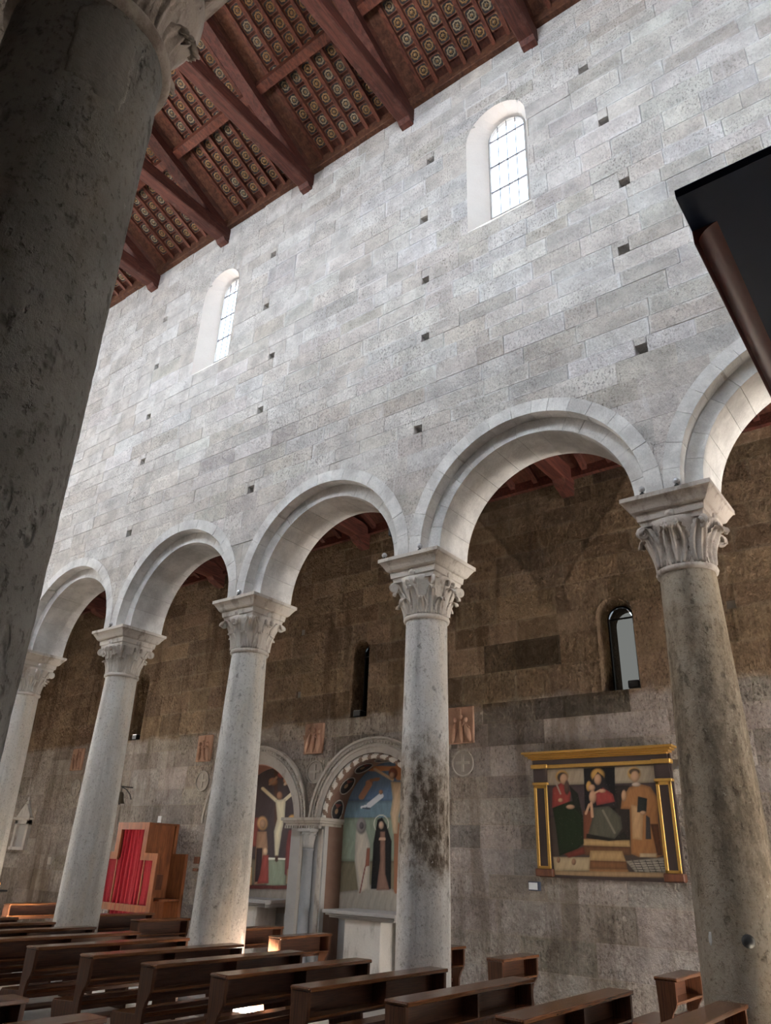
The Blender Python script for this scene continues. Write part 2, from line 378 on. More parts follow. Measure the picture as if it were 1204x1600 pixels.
def hole_top(h, x):
    d = abs(x - h[0])
    if d >= h[1]: return None
    return h[3] + math.sqrt(max(0.0, h[1] ** 2 - d * d))

def core_with_holes(mb, x0, x1, z0, z1, y0, y1, holes, n=14):
    xs = {x0, x1}
    for h in holes:
        for k in range(n + 1):
            x = h[0] - h[1] * math.cos(PI * k / n)
            if x0 < x < x1: xs.add(round(x, 5))
    xs = sorted(xs)
    for a, b in zip(xs, xs[1:]):
        if b - a < 1e-4: continue
        m = (a + b) / 2; seg = []
        hs = sorted([h for h in holes if abs(m - h[0]) < h[1]], key=lambda h: h[2])
        top = lambda h, x: hole_top(h, min(max(x, h[0] - h[1] + 1e-6), h[0] + h[1] - 1e-6))
        la = lb = z0
        for h in hs:
            if h[2] > z0: seg.append((la, lb, h[2], h[2]))
            la, lb = top(h, a), top(h, b)
        seg.append((la, lb, z1, z1))
        for la, lb, ua, ub in seg:
            vs = [(a, y0, la), (b, y0, lb), (b, y0, ub), (a, y0, ua), (a, y1, la), (b, y1, lb), (b, y1, ub), (a, y1, ua)]
            mb.add(vs, [(0, 1, 2, 3), (5, 4, 7, 6), (0, 4, 5, 1), (3, 2, 6, 7), (0, 3, 7, 4), (1, 5, 6, 2)])
    return mb

def unit_block(seed, mat, name):
    rr = random.Random(seed); j = lambda s: rr.uniform(-s, s)
    v = []
    for y, cx, cz, jj in ((0.5, 0.0, 0.0, 0.0), (-0.46, 0.0, 0.0, 0.0), (-0.5, 0.010, 0.018, 0.006)):
        for sx, sz in ((-1, -1), (1, -1), (1, 1), (-1, 1)):
            v.append((sx * (0.5 - cx) + j(jj * 0.6), y + j(jj * 2), sz * (0.5 - cz) + j(jj)))
    f = [(8, 9, 10, 11), (0, 3, 2, 1)]
    for a in (0, 4):
        for k in range(4): f.append((a + k, a + (k + 1) % 4, a + 4 + (k + 1) % 4, a + 4 + k))
    mb = MB(); mb.add(v, f); return mb.mesh(name, mat)

def make_courses(forced, h, rr):
    out = []
    for a, b in zip(forced, forced[1:]):
        n = max(1, round((b - a) / h)); ws = [rr.uniform(0.8, 1.2) for _ in range(n)]; s = sum(ws); z = a
        for q in ws: out.append((z, z + q / s * (b - a))); z += q / s * (b - a)
    return out

def ashlar(parent, x0, x1, forced, ch, wr, yf, depth, holes, puts, mats, seed, visible, tone, jit=0.006, name='block', skip=None, limit=300):
    rr = random.Random(seed); blocks = []
    for z0, z1 in make_courses(forced, ch, rr):
        cuts = [x0]; x = x0 + rr.uniform(0.1, wr[1])
        while x < x1 - 0.15: cuts.append(x); x += rr.uniform(*wr)
        cuts.append(x1)
        ph = [(px, pw, pz) for px, pw, pz in puts if abs(pz - z0) < 0.02]
        for a, b in zip(cuts, cuts[1:]):
            segs = [(a, b, z0, z1)]
            for px, pw, pz in ph:
                ns = []
                for (sa, sb, q0, q1) in segs:
                    if sb <= px - pw or sa >= px + pw: ns.append((sa, sb, q0, q1)); continue
                    if px - pw - sa > 0.02: ns.append((sa, px - pw, q0, q1))
                    if sb - px - pw > 0.02: ns.append((px + pw, sb, q0, q1))
                    if q1 - q0 > 0.17: ns.append((max(sa, px - pw), min(sb, px + pw), q0 + 0.14, q1))
                segs = ns
            blocks += segs
    units = [unit_block(seed * 10 + k, mats, name) for k in range(5)]
    items = []
    for (a, b, z0, z1) in blocks:
        hs = [h for h in holes if h[0] - h[1] < b and h[0] + h[1] > a and h[3] + h[1] > z0 and h[2] < z1 - 0.02]
        cx, cz = (a + b) / 2, (z0 + z1) / 2
        if skip and skip(cx, cz): continue
        strips = None
        if hs:
            xs = {a, b}
            for h in hs:
                for k in range(17):
                    x = h[0] - h[1] * math.cos(PI * k / 16)
                    if a < x < b: xs.add(x)
                for e in (h[0] - h[1], h[0] + h[1]):
                    if a < e < b: xs.add(e)
            xs = sorted(xs); strips = []
            for p, q in zip(xs, xs[1:]):
                if q - p < 1e-3: continue
                m = (p + q) / 2; la = lb = z0
                for h in hs:
                    if abs(m - h[0]) < h[1]:
                        la = max(la, hole_top(h, min(max(p, h[0] - h[1] + 1e-6), h[0] + h[1] - 1e-6)))
                        lb = max(lb, hole_top(h, min(max(q, h[0] - h[1] + 1e-6), h[0] + h[1] - 1e-6)))
                la, lb = min(la, z1), min(lb, z1)
                if z1 - max(la, lb) < 0.004 and z1 - min(la, lb) < 0.02: continue
                strips.append((p, q, la, lb))
            if not strips: continue
        size = 0.0; vw = in_view((cx, yf, cz))
        if vw and visible(cx, cz): size = (b - a) * (z1 - z0) / vw[2] ** 2
        items.append((size, a, b, z0, z1, strips, yf + rr.uniform(-jit, jit), rr.randrange(5), tone(cx, cz, rr)))
    items.sort(key=lambda i: -i[0])
    rest = MB(); n = 0
    g = 0.0012
    for (size, a, b, z0, z1, strips, y, un, tn) in items:
        obj_ok = n < limit and size > 0
        if strips is None:
            loc = ((a + b) / 2, y + depth / 2, (z0 + z1) / 2); sc = (b - a - 2 * g, depth, z1 - z0 - 2 * g)
            if obj_ok:
                o = inst(name, units[un], parent, loc, (0, 0, 0), sc); o.color = (*tn, 1); n += 1
            else:
                me = units[un]
                rest.add([(loc[0] + v.co.x * sc[0], loc[1] + v.co.y * sc[1], loc[2] + v.co.z * sc[2]) for v in me.vertices], [tuple(p.vertices) for p in me.polygons])
        else:
            mb = MB() if obj_ok else rest
            for (p, q, la, lb) in strips:
                la += g; lb += g; u = z1 - g
                p2 = p + g if p == a else p; q2 = q - g if q == b else q
                vs = [(p2, y, la), (q2, y, lb), (q2, y, max(u, lb)), (p2, y, max(u, la)), (p2, y + depth, la), (q2, y + depth, lb), (q2, y + depth, max(u, lb)), (p2, y + depth, max(u, la))]
                mb.add(vs, [(0, 1, 2, 3), (5, 4, 7, 6), (0, 4, 5, 1), (3, 2, 6, 7), (0, 3, 7, 4), (1, 5, 6, 2)])
            if obj_ok:
                o = mb.build(name, mats, parent); o.color = (*tn, 1); n += 1
                bm = bmesh.new(); bm.from_mesh(o.data); bmesh.ops.remove_doubles(bm, verts=bm.verts[:], dist=1e-5); bm.to_mesh(o.data); bm.free()
    if rest.v:
        tag(rest.build(name, mats, parent), kind='stuff')

def sector(cx, cz, r0, r1, a0, a1, y0, y1, seg=3, gap=0.003, ch=0.004):
    mb = MB(); a0 += gap / r1; a1 -= gap / r1; vs = []; n = seg + 1
    for (r, y) in ((r0, y0 + ch), (r0 + ch, y0), (r1, y0), (r1, y1), (r0, y1)):
        for k in range(n):
            a = a0 + (a1 - a0) * k / seg; vs.append((cx + r * math.cos(a), y, cz + r * math.sin(a)))
    fs = []
    for i in range(5):
        j = (i + 1) % 5
        for k in range(seg): fs.append((i * n + k, i * n + k + 1, j * n + k + 1, j * n + k))
    fs.append(tuple(i * n for i in range(5))); fs.append(tuple(i * n + seg for i in range(4, -1, -1)))
    return mb.add(vs, fs)

# ------------------------------------------------------------------ floor
fl = MB().box(-25, 10.5, -12.2, 4.6, -0.30, -0.012).build('floor', M['floor_base']); tag(fl, kind='structure')
slab = MB().box(-0.5, 0.5, -0.5, 0.5, -0.5, 0.5, 0, 0.0).mesh('slab', M['floor'])
rr = random.Random(3); k = 0; rest = MB()
for ix in range(-38, 17):
    for iy in range(-18, 7):
        cx, cy = ix * 0.62, iy * 0.62 - 0.14
        if cy > YB or cx < -24.6: continue
        v = in_view((cx, cy, 0))
        if v and k < 300 and -9.5 < cx < 1.5:
            o = inst('slab', slab, fl, (cx, cy, -0.02), (0, 0, 0), (0.614, 0.614, 0.04)); k += 1
        else:
            rest.box(cx - 0.307, cx + 0.307, cy - 0.307, cy + 0.307, -0.04, 0.0)
tag(rest.build('slab', M['floor'], fl), kind='stuff')

# ------------------------------------------------------------------ nave arcade wall
WINS = [(-1.905, 0.565, 11.08, 13.11), (-8.75, 0.565, 11.08, 13.11), (5.0, 0.565, 11.08, 13.11), (-15.6, 0.565, 11.08, 13.11)]
mb = MB()
core_with_holes(mb, -21.0, 7.0, 5.70, 9.0, -0.10, 0.43, [(x, R_MID + 0.012, 0.0, ARCH_Z) for x in ARCHES], 24)
core_with_holes(mb, -25.0, 10.5, 9.0, 15.3, -0.10, 0.05, [(h[0], h[1] + 0.06, h[2] - 0.05, h[3]) for h in WINS], 14)
mb.box(-25, -21.0, -0.25, 0.43, 0.0, 9.0); mb.box(7.0, 10.5, -0.25, 0.43, 0.0, 9.0)
wn = mb.build('wall_nave', M['core']); tag(wn, 'arcaded nave wall of pale ashlar with putlog holes', kind='structure')
PUTS = []
for zb, xs in ((13.2, (-0.32, -3.22, -7.17, -10.75)), (11.83, (-0.12, -3.34, -7.19, -10.72)), (10.45, (0.05, -3.29, -6.84, -10.64)),
               (9.28, (-0.08, -3.28, -6.97, -10.5)), (7.62, (-0.035, -3.39, -6.96, -10.49))):
    PUTS += [(x, 0.075, zb) for x in xs]
def nave_tone(x, z, rr):
    b = rr.uniform(0.90, 1.06)
    if rr.random() < 0.10: b *= 0.86
    if 8.2 < z < 9.1 and rr.random() < 0.5: b *= 0.88
    return (b * rr.uniform(0.98, 1.02), b, b * rr.uniform(0.97, 1.03))
ashlar(wn, -17.0, 4.5, [5.70, 7.62, 8.42, 9.0, 9.28, 10.45, 11.08, 11.83, 13.2, 15.0], 0.315, (0.42, 1.05), -0.45, 0.35,
       [(x, R_EXT - 0.07, 0.0, ARCH_Z) for x in ARCHES] + WINS, PUTS, M['nave'], 11, lambda x, z: True, nave_tone)
out_me, in_me = [], []
NO, NI = 17, 13; A0 = -0.030
for n, lst, r0, r1, y0, y1, mt in ((NO, out_me, R_MID, R_EXT, -0.458, -0.26, M['vous']), (NI, in_me, R_IN, R_MID + 0.03, -0.27, 0.45, M['vous_in'])):
    rr = random.Random(n); cuts = [0] + sorted((k + rr.uniform(-0.2, 0.2)) / n for k in range(1, n)) + [1]
    for a, b in zip(cuts, cuts[1:]):
        s0 = A0 + (PI - 2 * A0) * a; s1 = A0 + (PI - 2 * A0) * b
        lst.append(sector(0, ARCH_Z, r0, r1, s0, s1, y0 + rr.uniform(-0.002, 0.002), y1, 4).mesh('voussoir', mt))
for cx in ARCHES:
    for me in out_me + in_me:
        o = inst('voussoir', me, wn, (cx, 0, 0)); q = random.uniform(0.92, 1.05); o.color = (q, q, q, 1)

# clerestory windows: splayed reveal, glazing bars and panes
def outline(xc, hw, zs, zsp, n=12):
    return [(xc - hw, zs), (xc - hw, zsp)] + [(xc - hw * math.cos(PI * k / n), zsp + hw * math.sin(PI * k / n)) for k in range(1, n)] + [(xc + hw, zsp), (xc + hw, zs)]

def arched_window(name, A, B, ya, yb, yc, mats, rows, cols, gmat, bmat, barr, frame_mat=None):
    root = empty(name); tag(root, kind='structure')
    a, b = outline(*A), outline(*B); n = len(a); mb = MB()
    vs = [(p[0], ya, p[1]) for p in a] + [(p[0], yb, p[1]) for p in b] + [(p[0], yc, p[1]) for p in b]
    for i in range(n):
        j = (i + 1) % n; arch = 1 <= i < n - 2
        for o in (0, n):
            mb.add([vs[o + i], vs[o + j], vs[o + n + j], vs[o + n + i]], [(0, 1, 2, 3)], (1 if o == 0 else 2) if arch else (0 if o == 0 else 2))
    o = mb.build('reveal', mats, root)
    bm = bmesh.new(); bm.from_mesh(o.data); bmesh.ops.remove_doubles(bm, verts=bm.verts[:], dist=1e-5); bm.to_mesh(o.data); bm.free()
    # frame ring
    c = outline(B[0], B[1] - 0.035, B[2] + 0.03, B[3]); mb = MB()
    for i in range(n):
        j = (i + 1) % n
        q = [(b[i], yb), (b[j], yb), (c[j], yb - 0.02), (c[i], yb - 0.02)]
        P = [(p[0], y, p[1]) for p, y in q]; Q = [(p[0], yb + 0.03, p[1]) for p, y in q]
        mb.add(P + Q, [(0, 1, 2, 3), (3, 2, 6, 7), (4, 7, 6, 5)])
    mb.build('frame', frame_mat or bmat, root)
    xc, hw, zs, zsp = B; hw -= 0.03; zs += 0.025; ztop = zsp + hw
    zr = [zs + (ztop - zs) * k for k in rows]; xc_ = [xc - hw + 2 * hw * k / cols for k in range(cols + 1)]
    for z in zr[1:-1]:
        e = hw if z < zsp else math.sqrt(max(0, hw ** 2 - (z - zsp) ** 2))
        MB().box(xc - e, xc + e, yb - 0.012, yb + 0.012, z - barr, z + barr).build('glazing_bar', bmat, root)
    for x in xc_[1:-1]:
        zt = zsp + math.sqrt(max(0, hw ** 2 - (x - xc) ** 2))
        MB().box(x - barr * 0.45, x + barr * 0.45, yb - 0.008, yb + 0.008, zs, zt).build('glazing_bar', bmat, root)
    for z0, z1 in zip(zr, zr[1:]):
        for x0, x1 in zip(xc_, xc_[1:]):
            top = []
            for k in range(5):
                x = x1 + (x0 - x1) * k / 4
                top.append((x, min(z1, zsp + math.sqrt(max(0, hw ** 2 - min(hw, abs(x - xc)) ** 2)))))
            if max(p[1] for p in top) - z0 < 0.02: continue
            top = [(p[0], max(p[1], z0 + 0.001)) for p in top]
            MB().add([(p[0], yb + 0.004, p[1]) for p in [(x0, z0), (x1, z0)] + top], [tuple(range(7))]).build('pane', gmat, root)
    return root
for i, h in enumerate(WINS):
    B = (h[0] + 0.05, 0.365, 11.46, 13.28)
    o = arched_window('window_%d' % (i + 1), h, B, -0.456, -0.13, -0.085, [M['reveal'], M['reveal'], M['grey']], (0, 0.27, 0.55, 0.84, 1.0), 4, M['glass'], M['lead'], 0.011, M['grey'])

# ------------------------------------------------------------------ aisle wall
NICHE_R = (-7.27, 1.18, 0.0, 2.52); NICHE_L = (-10.50, 1.18, 0.0, 2.52)
AW = [(-2.26, 0.32, 4.53, 5.80), (-7.79, 0.24, 4.53, 5.90), (-15.32, 0.28, 4.53, 6.0)]
mb = MB(); core_with_holes(mb, -25, 10.5, 0.0, 9.6, YB + 0.06, YB + 0.75, [(NICHE_R[0], 1.24, 0, 2.52), (NICHE_L[0], 1.24, 0, 2.52)] + AW, 16)
wa = mb.build('wall_aisle', M['core']); tag(wa, 'rough brown aisle wall of large ashlar, paler below', kind='structure')
def seen_through(x, z):
    d = Vector((x, YB, z)) - CAM; t_ = (-0.45 - CAM.y) / d.y; p = CAM + d * t_
    if p.z < 5.3: return True
    return any((p.x - c) ** 2 + (p.z - ARCH_Z) ** 2 < (R_IN + 0.15) ** 2 for c in ARCHES)
def aisle_tone(x, z, rr):
    b = rr.uniform(0.80, 1.12)
    for (x0, x1, z0, z1, q) in ((-5.0, -2.7, 4.95, 5.40, 0.45), (-4.9, -2.35, 4.08, 4.40, 0.40), (-4.7, -4.0, 3.72, 3.98, 0.55)):
        if x0 < x < x1 and z0 < z < z1: b *= q
    return (b * rr.uniform(0.97, 1.03), b, b * rr.uniform(0.95, 1.04))
PUTA = [(-9.55, 0.07, 6.50), (-9.51, 0.07, 5.08), (-5.47, 0.07, 3.78), (-1.58, 0.08, 3.28), (-0.4, 0.07, 5.6)]
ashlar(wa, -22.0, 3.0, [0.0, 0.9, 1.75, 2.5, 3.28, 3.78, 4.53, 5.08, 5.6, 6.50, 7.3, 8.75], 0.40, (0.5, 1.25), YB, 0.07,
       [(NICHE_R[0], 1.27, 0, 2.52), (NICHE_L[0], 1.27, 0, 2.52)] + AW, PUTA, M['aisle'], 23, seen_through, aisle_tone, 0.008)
for i, h in enumerate(AW):
    B = (h[0] + (0.0 if i == 0 else 0.0), h[1] * (0.76 if i == 0 else 0.6), h[2] + 0.02, h[3] + (0.0 if i == 0 else 0.05))
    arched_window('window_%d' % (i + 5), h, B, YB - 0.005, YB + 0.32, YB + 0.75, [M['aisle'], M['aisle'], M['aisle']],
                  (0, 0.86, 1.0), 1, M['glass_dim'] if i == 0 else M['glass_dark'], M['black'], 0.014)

# other side of the church, behind and beside the viewer: it shapes the light
mb = MB(); YO = -7.34
core_with_holes(mb, -21.25, 6.75, 5.718, 9.0, YO - 0.45, YO + 0.42, [(1.5 - BAY * k, 1.36, 0.0, ARCH_Z) for k in range(-1, 7)], 20)
core_with_holes(mb, -25, 10.5, 9.0, 15.3, YO - 0.1, YO + 0.42, [(x, 0.55, 11.3, 13.1) for x in OPP_WIN], 10)
mb.box(-25, -21.25, YO - 0.45, YO + 0.42, 0, 9.0); mb.box(6.75, 10.5, YO - 0.45, YO + 0.42, 0, 9.0)
wo = mb.build('wall_opposite', M['nave']); tag(wo, kind='structure')
tag(MB().box(-25, 10.5, -12.3, -12.0, 0, 9.6).build('wall_far_aisle', M['aisle']), kind='structure')
tag(MB().box(10.5, 10.8, -12.3, 4.6, 0, 18).build('wall_front', M['nave']), kind='structure')
tag(MB().box(-25.3, -25, -12.3, 4.6, 0, 18).build('wall_end', M['nave']), kind='structure')

# ------------------------------------------------------------------ nave roof
TIE0 = -1.16; TIE_P = 2.585; SL = 0.42; Y_RIDGE = -3.69
TIES = [TIE0 + TIE_P * k for k in range(-5, 3)]
def slope(mb, x0, x1, ya, yb, o0, o1, side=1, m=0):
    g = (lambda y: y) if side > 0 else (lambda y: 2 * Y_RIDGE - y)
    za, zb = 15.13 + SL * (-0.45 - ya), 15.13 + SL * (-0.45 - yb)
    return mb.prism([(g(ya), za + o0), (g(yb), zb + o0), (g(yb), zb + o1), (g(ya), za + o1)], 'x', x0, x1, m)
mb = MB()
for s_ in (1, -1): slope(mb, -25, 10.5, 0.06, Y_RIDGE, 0.02, 0.14, s_)
ce = mb.build('ceiling', M['board']); tag(ce, 'open timber roof with rows of painted terracotta tiles', kind='structure')
tag(MB().box(-25, 10.5, -0.56, -0.23, 14.955, 15.20, 0, 0.01).build('trim_1', M['pboard']), kind='structure')
tag(MB().box(-25, 10.5, 2 * Y_RIDGE + 0.23, 2 * Y_RIDGE + 0.56, 14.955, 15.20).build('trim_2', M['pboard']), kind='structure')
COLX = [0.59, 0.895, 1.20, 1.505, 1.805, 2.10]
RAFX = [0.44, 0.742, 1.047, 1.352, 1.655, 1.952, 2.252]
raf = MB(); slope(raf, -0.036, 0.036, -0.50, Y_RIDGE, -0.085, 0.03); raf = raf.mesh('rafter', M['rafter'])
raf2 = MB(); slope(raf2, -0.036, 0.036, -0.50, Y_RIDGE, -0.085, 0.03, -1); raf2 = raf2.mesh('rafter', M['rafter'])
bl = MB(); slope(bl, 0.15, 0.40, -0.50, Y_RIDGE, -0.03, 0.03); bl = bl.mesh('painted_board', M['pboard'])
br = MB(); slope(br, 2.29, 2.44, -0.50, Y_RIDGE, -0.03, 0.03); br = br.mesh('painted_board', M['pboard'])
pu = MB(); slope(pu, 0.14, 2.445, -2.10, -2.26, -0.22, -0.085); pu = pu.mesh('purlin', M['rafter'])
pu2 = MB(); slope(pu2, 0.14, 2.445, -2.10, -2.26, -0.22, -0.085, -1); pu2 = pu2.mesh('purlin', M['rafter'])
for tx in TIES:
    for dx in RAFX:
        inst('rafter', raf, ce, (tx + dx, 0, random.uniform(-0.012, 0.012)))
        inst('rafter', raf2, ce, (tx + dx, 0, 0))
    inst('painted_board', bl, ce, (tx, 0, 0)); inst('painted_board', br, ce, (tx, 0, 0))
    inst('purlin', pu, ce, (tx, 0, 0)); inst('purlin', pu2, ce, (tx, 0, 0))

def tile_mesh(variant):
    mb = MB(); hx, hy = 0.113, 0.125
    mb.box(-hx, hx, -hy, hy, -0.012, 0.02, 0)
    def ring(r_out, r_in, n, z0, z1, m, alt=1.0, ph=0.0):
        vs = []
        for (rad, z) in ((r_out, z0), (r_in, z1)):
            for k in range(n):
                a = 2 * PI * k / n + ph; q = rad * (alt if k % 2 else 1.0); vs.append((q * math.cos(a), q * math.sin(a), z))
        mb.add(vs, [(k, (k + 1) % n, n + (k + 1) % n, n + k) for k in range(n)], m)
    # square frame of four bars, corner leaves, star rosette, boss
    b = 0.016
    for (x0, x1, y0, y1) in ((-hx, hx, -hy, -hy + b), (-hx, hx, hy - b, hy), (-hx, -hx + b, -hy, hy), (hx - b, hx, -hy, hy)):
        mb.box(x0, x1, y0, y1, -0.022, -0.01, 3)
    for sx in (-1, 1):
        for sy in (-1, 1):
            x, y = sx * (hx - b), sy * (hy - b)
            mb.add([(x, y, -0.022), (x - sx * 0.042, y, -0.018), (x - sx * 0.012, y - sy * 0.012, -0.026), (x, y - sy * 0.042, -0.018)], [(0, 1, 2, 3)], 1)
    ring(0.092, 0.072, 16, -0.013, -0.024, 2 if variant % 2 else 1, 0.86)
    ring(0.072, 0.058, 16, -0.024, -0.013, 2 if variant % 2 else 1, 0.86)
    ring(0.046, 0.020, 12, -0.013, -0.030, 1 if variant != 1 else 2, 0.62)
    ring(0.020, 0.004, 8, -0.034, -0.042, 1)
    return mb.mesh('tile', [M['tile_dark'], M['tile_gold'], M['tile_pale'], M['tile_red']])
tmesh = [tile_mesh(v) for v in range(3)]
ang = math.atan(SL); tl = []
for tx in TIES:
    for dx in COLX:
        for k in range(11):
            y = -0.80 - 0.273 * k; p = (tx + dx, y, 15.13 + SL * (-0.45 - y) + 0.012)
            v = in_view(p); tl.append((v[2] if v and v[0] > 150 else 1e3 + tx, p))
tl.sort(key=lambda q: q[0]); rest = MB(); rr = random.Random(5)
def add_rest(me, mat):
    rest.v += [tuple(mat @ v.co) for v in me.vertices]
    b = len(rest.v) - len(me.vertices)
    for p in me.polygons: rest.f.append(tuple(i + b for i in p.vertices)); rest.m.append(p.material_index)
for i, (d, p) in enumerate(tl):
    me = rr.choice(tmesh)
    if i < 300 and d < 900: inst('tile', me, ce, p, (-ang, 0, 0))
    else: add_rest(me, Matrix.Translation(p) @ Matrix.Rotation(-ang, 4, 'X'))
for tx in TIES[1:]:
    for dx in COLX:
        for k in range(11):
            y = 2 * Y_RIDGE + 0.80 + 0.273 * k
            add_rest(rr.choice(tmesh), Matrix.Translation((tx + dx, y, 15.13 + SL * (-0.45 - (2 * Y_RIDGE - y)) + 0.012)) @ Matrix.Rotation(ang, 4, 'X'))
tag(rest.build('tile', [M['tile_dark'], M['tile_gold'], M['tile_pale'], M['tile_red']], ce), kind='stuff')

TRUSS_LABEL = {0: 'farthest timber roof truss, its beam end hidden behind the near pillar',
               1: 'dark red roof truss landing between the small far window and the near pillar',
               2: 'dark red roof truss landing right above the small far arched window',
               3: 'dark red roof truss landing midway between the two arched windows',
               4: 'dark red roof truss landing left of the large arched window',
               5: 'dark red roof truss landing right of the large arched window',
               6: 'timber roof truss of the bay after the large arched window',
               7: 'timber roof truss over the west bay'}
tm = {}
mb = MB().box(-0.14, 0.14, 2 * Y_RIDGE + 0.30, -0.30, 14.62, 14.95, 0, 0.02); tm['tie_beam'] = mb.mesh('tie_beam', M['beam'])
mb = MB(); slope(mb, -0.12, 0.12, -0.42, Y_RIDGE, -0.40, -0.16); tm['principal_rafter'] = mb.mesh('principal_rafter', M['beam'])
mb = MB(); slope(mb, -0.12, 0.12, -0.42, Y_RIDGE, -0.40, -0.16, -1); pr2 = mb.mesh('principal_rafter', M['beam'])
mb = MB().prism([(-0.28, 14.62), (-0.62, 14.62), (-0.56, 14.55), (-0.28, 14.50)], 'x', -0.13, 0.13); tm['corbel'] = mb.mesh('corbel', M['beam'])
for k, tx in enumerate(TIES):
    t_ = empty('roof_truss', (tx, 0, 0))
    tag(t_, TRUSS_LABEL[k], 'roof truss', 'roof trusses of the nave')
    for nm, me in tm.items(): inst(nm, me, t_)
    inst('principal_rafter', pr2, t_)

# ------------------------------------------------------------------ aisle roof
mb = MB().prism([(0.05, 10.30), (4.6, 8.35), (4.6, 8.50), (0.05, 10.45)], 'x', -25, 10.5)
ca = mb.build('ceiling_aisle', M['board']); tag(ca, kind='structure')
rf = MB().prism([(0.05, 10.18), (3.86, 8.547), (3.86, 8.68), (0.05, 10.31)], 'x', -0.05, 0.05).mesh('rafter', M['aisle_beam'])
for k in range(48): inst('rafter', rf, ca, (-21.5 + 0.5 * k, 0, 0.02))
tag(MB().box(-25, 10.5, YB - 0.10, YB + 0.2, 8.55, 8.80).build('trim_3', M['aisle_beam']), kind='structure')
ab = MB().box(-0.13, 0.13, 0.30, YB + 0.10, 8.42, 8.78, 0, 0.02).mesh('beam', M['aisle_beam'])
ac = MB().prism([(YB + 0.05, 8.42), (YB - 0.42, 8.42), (YB - 0.34, 8.33), (YB + 0.05, 8.20)], 'x', -0.12, 0.12).mesh('corbel', M['aisle_beam'])
for x, lb in ((-2.9, 'black aisle roof beam above the long narrow window beside the framed painting'), (-7.8, 'black aisle roof beam above the blind slit window over the frescoes'),
              (-12.65, 'black aisle roof beam glimpsed through the third arch over the confessional'), (-17.9, 'black aisle roof beam glimpsed through the arch beside the near pillar'), (1.9, 'black aisle roof beam behind the wooden canopy')):
    t_ = empty('aisle_beam', (x, 0, 0)); tag(t_, lb, 'beam', 'aisle roof beams')
    inst('beam', ab, t_); inst('corbel', ac, t_)
tag(MB().prism([(YO - 0.1, 10.30), (-12.3, 8.75), (-12.3, 8.9), (YO - 0.1, 10.45)], 'x', -25, 10.5).build('ceiling_far_aisle', M['board']), kind='structure')

# ------------------------------------------------------------------ columns
def bell(z, z0, z1, rn): 
    q = min(max((z - z0) / (z1 - z0), 0), 1); return rn * 0.97 + 0.125 * q ** 2.0

def leaf_mesh(name, mat, z0, h, hw, rn, zb0, zb1, curl=0.045, flute=4, off=0.022, nu=13, nv=16, serr=6, ribd=0.013):
    mb = MB(); vs = []
    s7 = 0.70; z7 = z0 + h * 0.9; r7 = bell(z7, zb0, zb1, rn) + off + 0.03
    for i in range(nv + 1):
        v = i / nv
        if v < s7:
            z = z0 + h * 0.9 * v / s7; rho = bell(z, zb0, zb1, rn) + off + 0.03 * (v / s7) ** 2
            w = hw * (0.62 + 0.38 * math.sin(PI * 0.85 * v / s7))
        else:
            q = (v - s7) / (1 - s7); a = q * 3.4; rho = r7 + curl - curl * math.cos(a); z = z7 + curl * 1.1 * math.sin(a)
            w = hw * (0.62 + 0.38 * math.sin(PI * 0.85)) * (1 - 0.55 * q)
        sr = 1 + 0.13 * math.sin(v * serr * 2 * PI)
        for j in range(nu + 1):
            u = -1 + 2 * j / nu; edge = abs(u) ** 2
            rib = ribd * math.cos(u * PI * flute) * (1 - 0.3 * v) + (0.018 * (1 - abs(u) * 6) if abs(u) < 1 / 6 else 0)
            rr_ = rho + rib - 0.020 * edge; a = u * w * (1 + (sr - 1) * edge) / max(rho, 0.1)
            vs.append((rr_ * math.cos(a), rr_ * math.sin(a), z))
    n = nu + 1
    fs = [(i * n + j, i * n + j + 1, (i + 1) * n + j + 1, (i + 1) * n + j) for i in range(nv) for j in range(nu)]
    # closed back so that the leaf has thickness
    b = len(vs); cx = [math.hypot(p[0], p[1]) for p in vs]
    vs2 = [(p[0] * (c - 0.016) / c, p[1] * (c - 0.016) / c, p[2]) for p, c in zip(vs, cx)]
    fs2 = [tuple(b + q for q in f[::-1]) for f in fs]
    edge = [j for j in range(n)] + [i * n + nu for i in range(1, nv + 1)] + [nv * n + j for j in range(nu - 1, -1, -1)] + [i * n for i in range(nv - 1, 0, -1)]
    fs3 = [(edge[k], edge[(k + 1) % len(edge)], b + edge[(k + 1) % len(edge)], b + edge[k]) for k in range(len(edge))]
    mb.add(vs + vs2, fs + fs2 + fs3); return mb.mesh(name, mat, True)

def volute_mesh(name, mat, rc, zc, R, r_start, z_start, thick=0.03):
    mb = MB(); pts = []; rad = []
    for k in range(8):
        q = k / 8; pts.append((r_start + (rc - 0.02 - r_start) * q ** 1.4, 0, z_start + (zc + R - z_start) * math.sin(q * PI / 2))); rad.append(0.020 + 0.006 * q)
    turns = 2.1
    for k in range(40):
        q = k / 39; a = PI / 2 - q * turns * 2 * PI; rr_ = R * (1 - 0.82 * q)
        pts.append((rc + rr_ * math.cos(a), 0, zc + rr_ * math.sin(a))); rad.append(0.024 - 0.009 * q)
    mb.tube(pts, rad, 7)
    vs = []
    n = 16
    for y in (-thick, thick):
        for k in range(n): vs.append((rc + R * 0.92 * math.cos(2 * PI * k / n), y * 0.25, zc + R * 0.92 * math.sin(2 * PI * k / n)))
    mb.add(vs, [tuple(range(n)), tuple(range(2 * n - 1, n - 1, -1))] + [(k, (k + 1) % n, n + (k + 1) % n, n + k) for k in range(n)])
    return mb.mesh(name, mat, True)

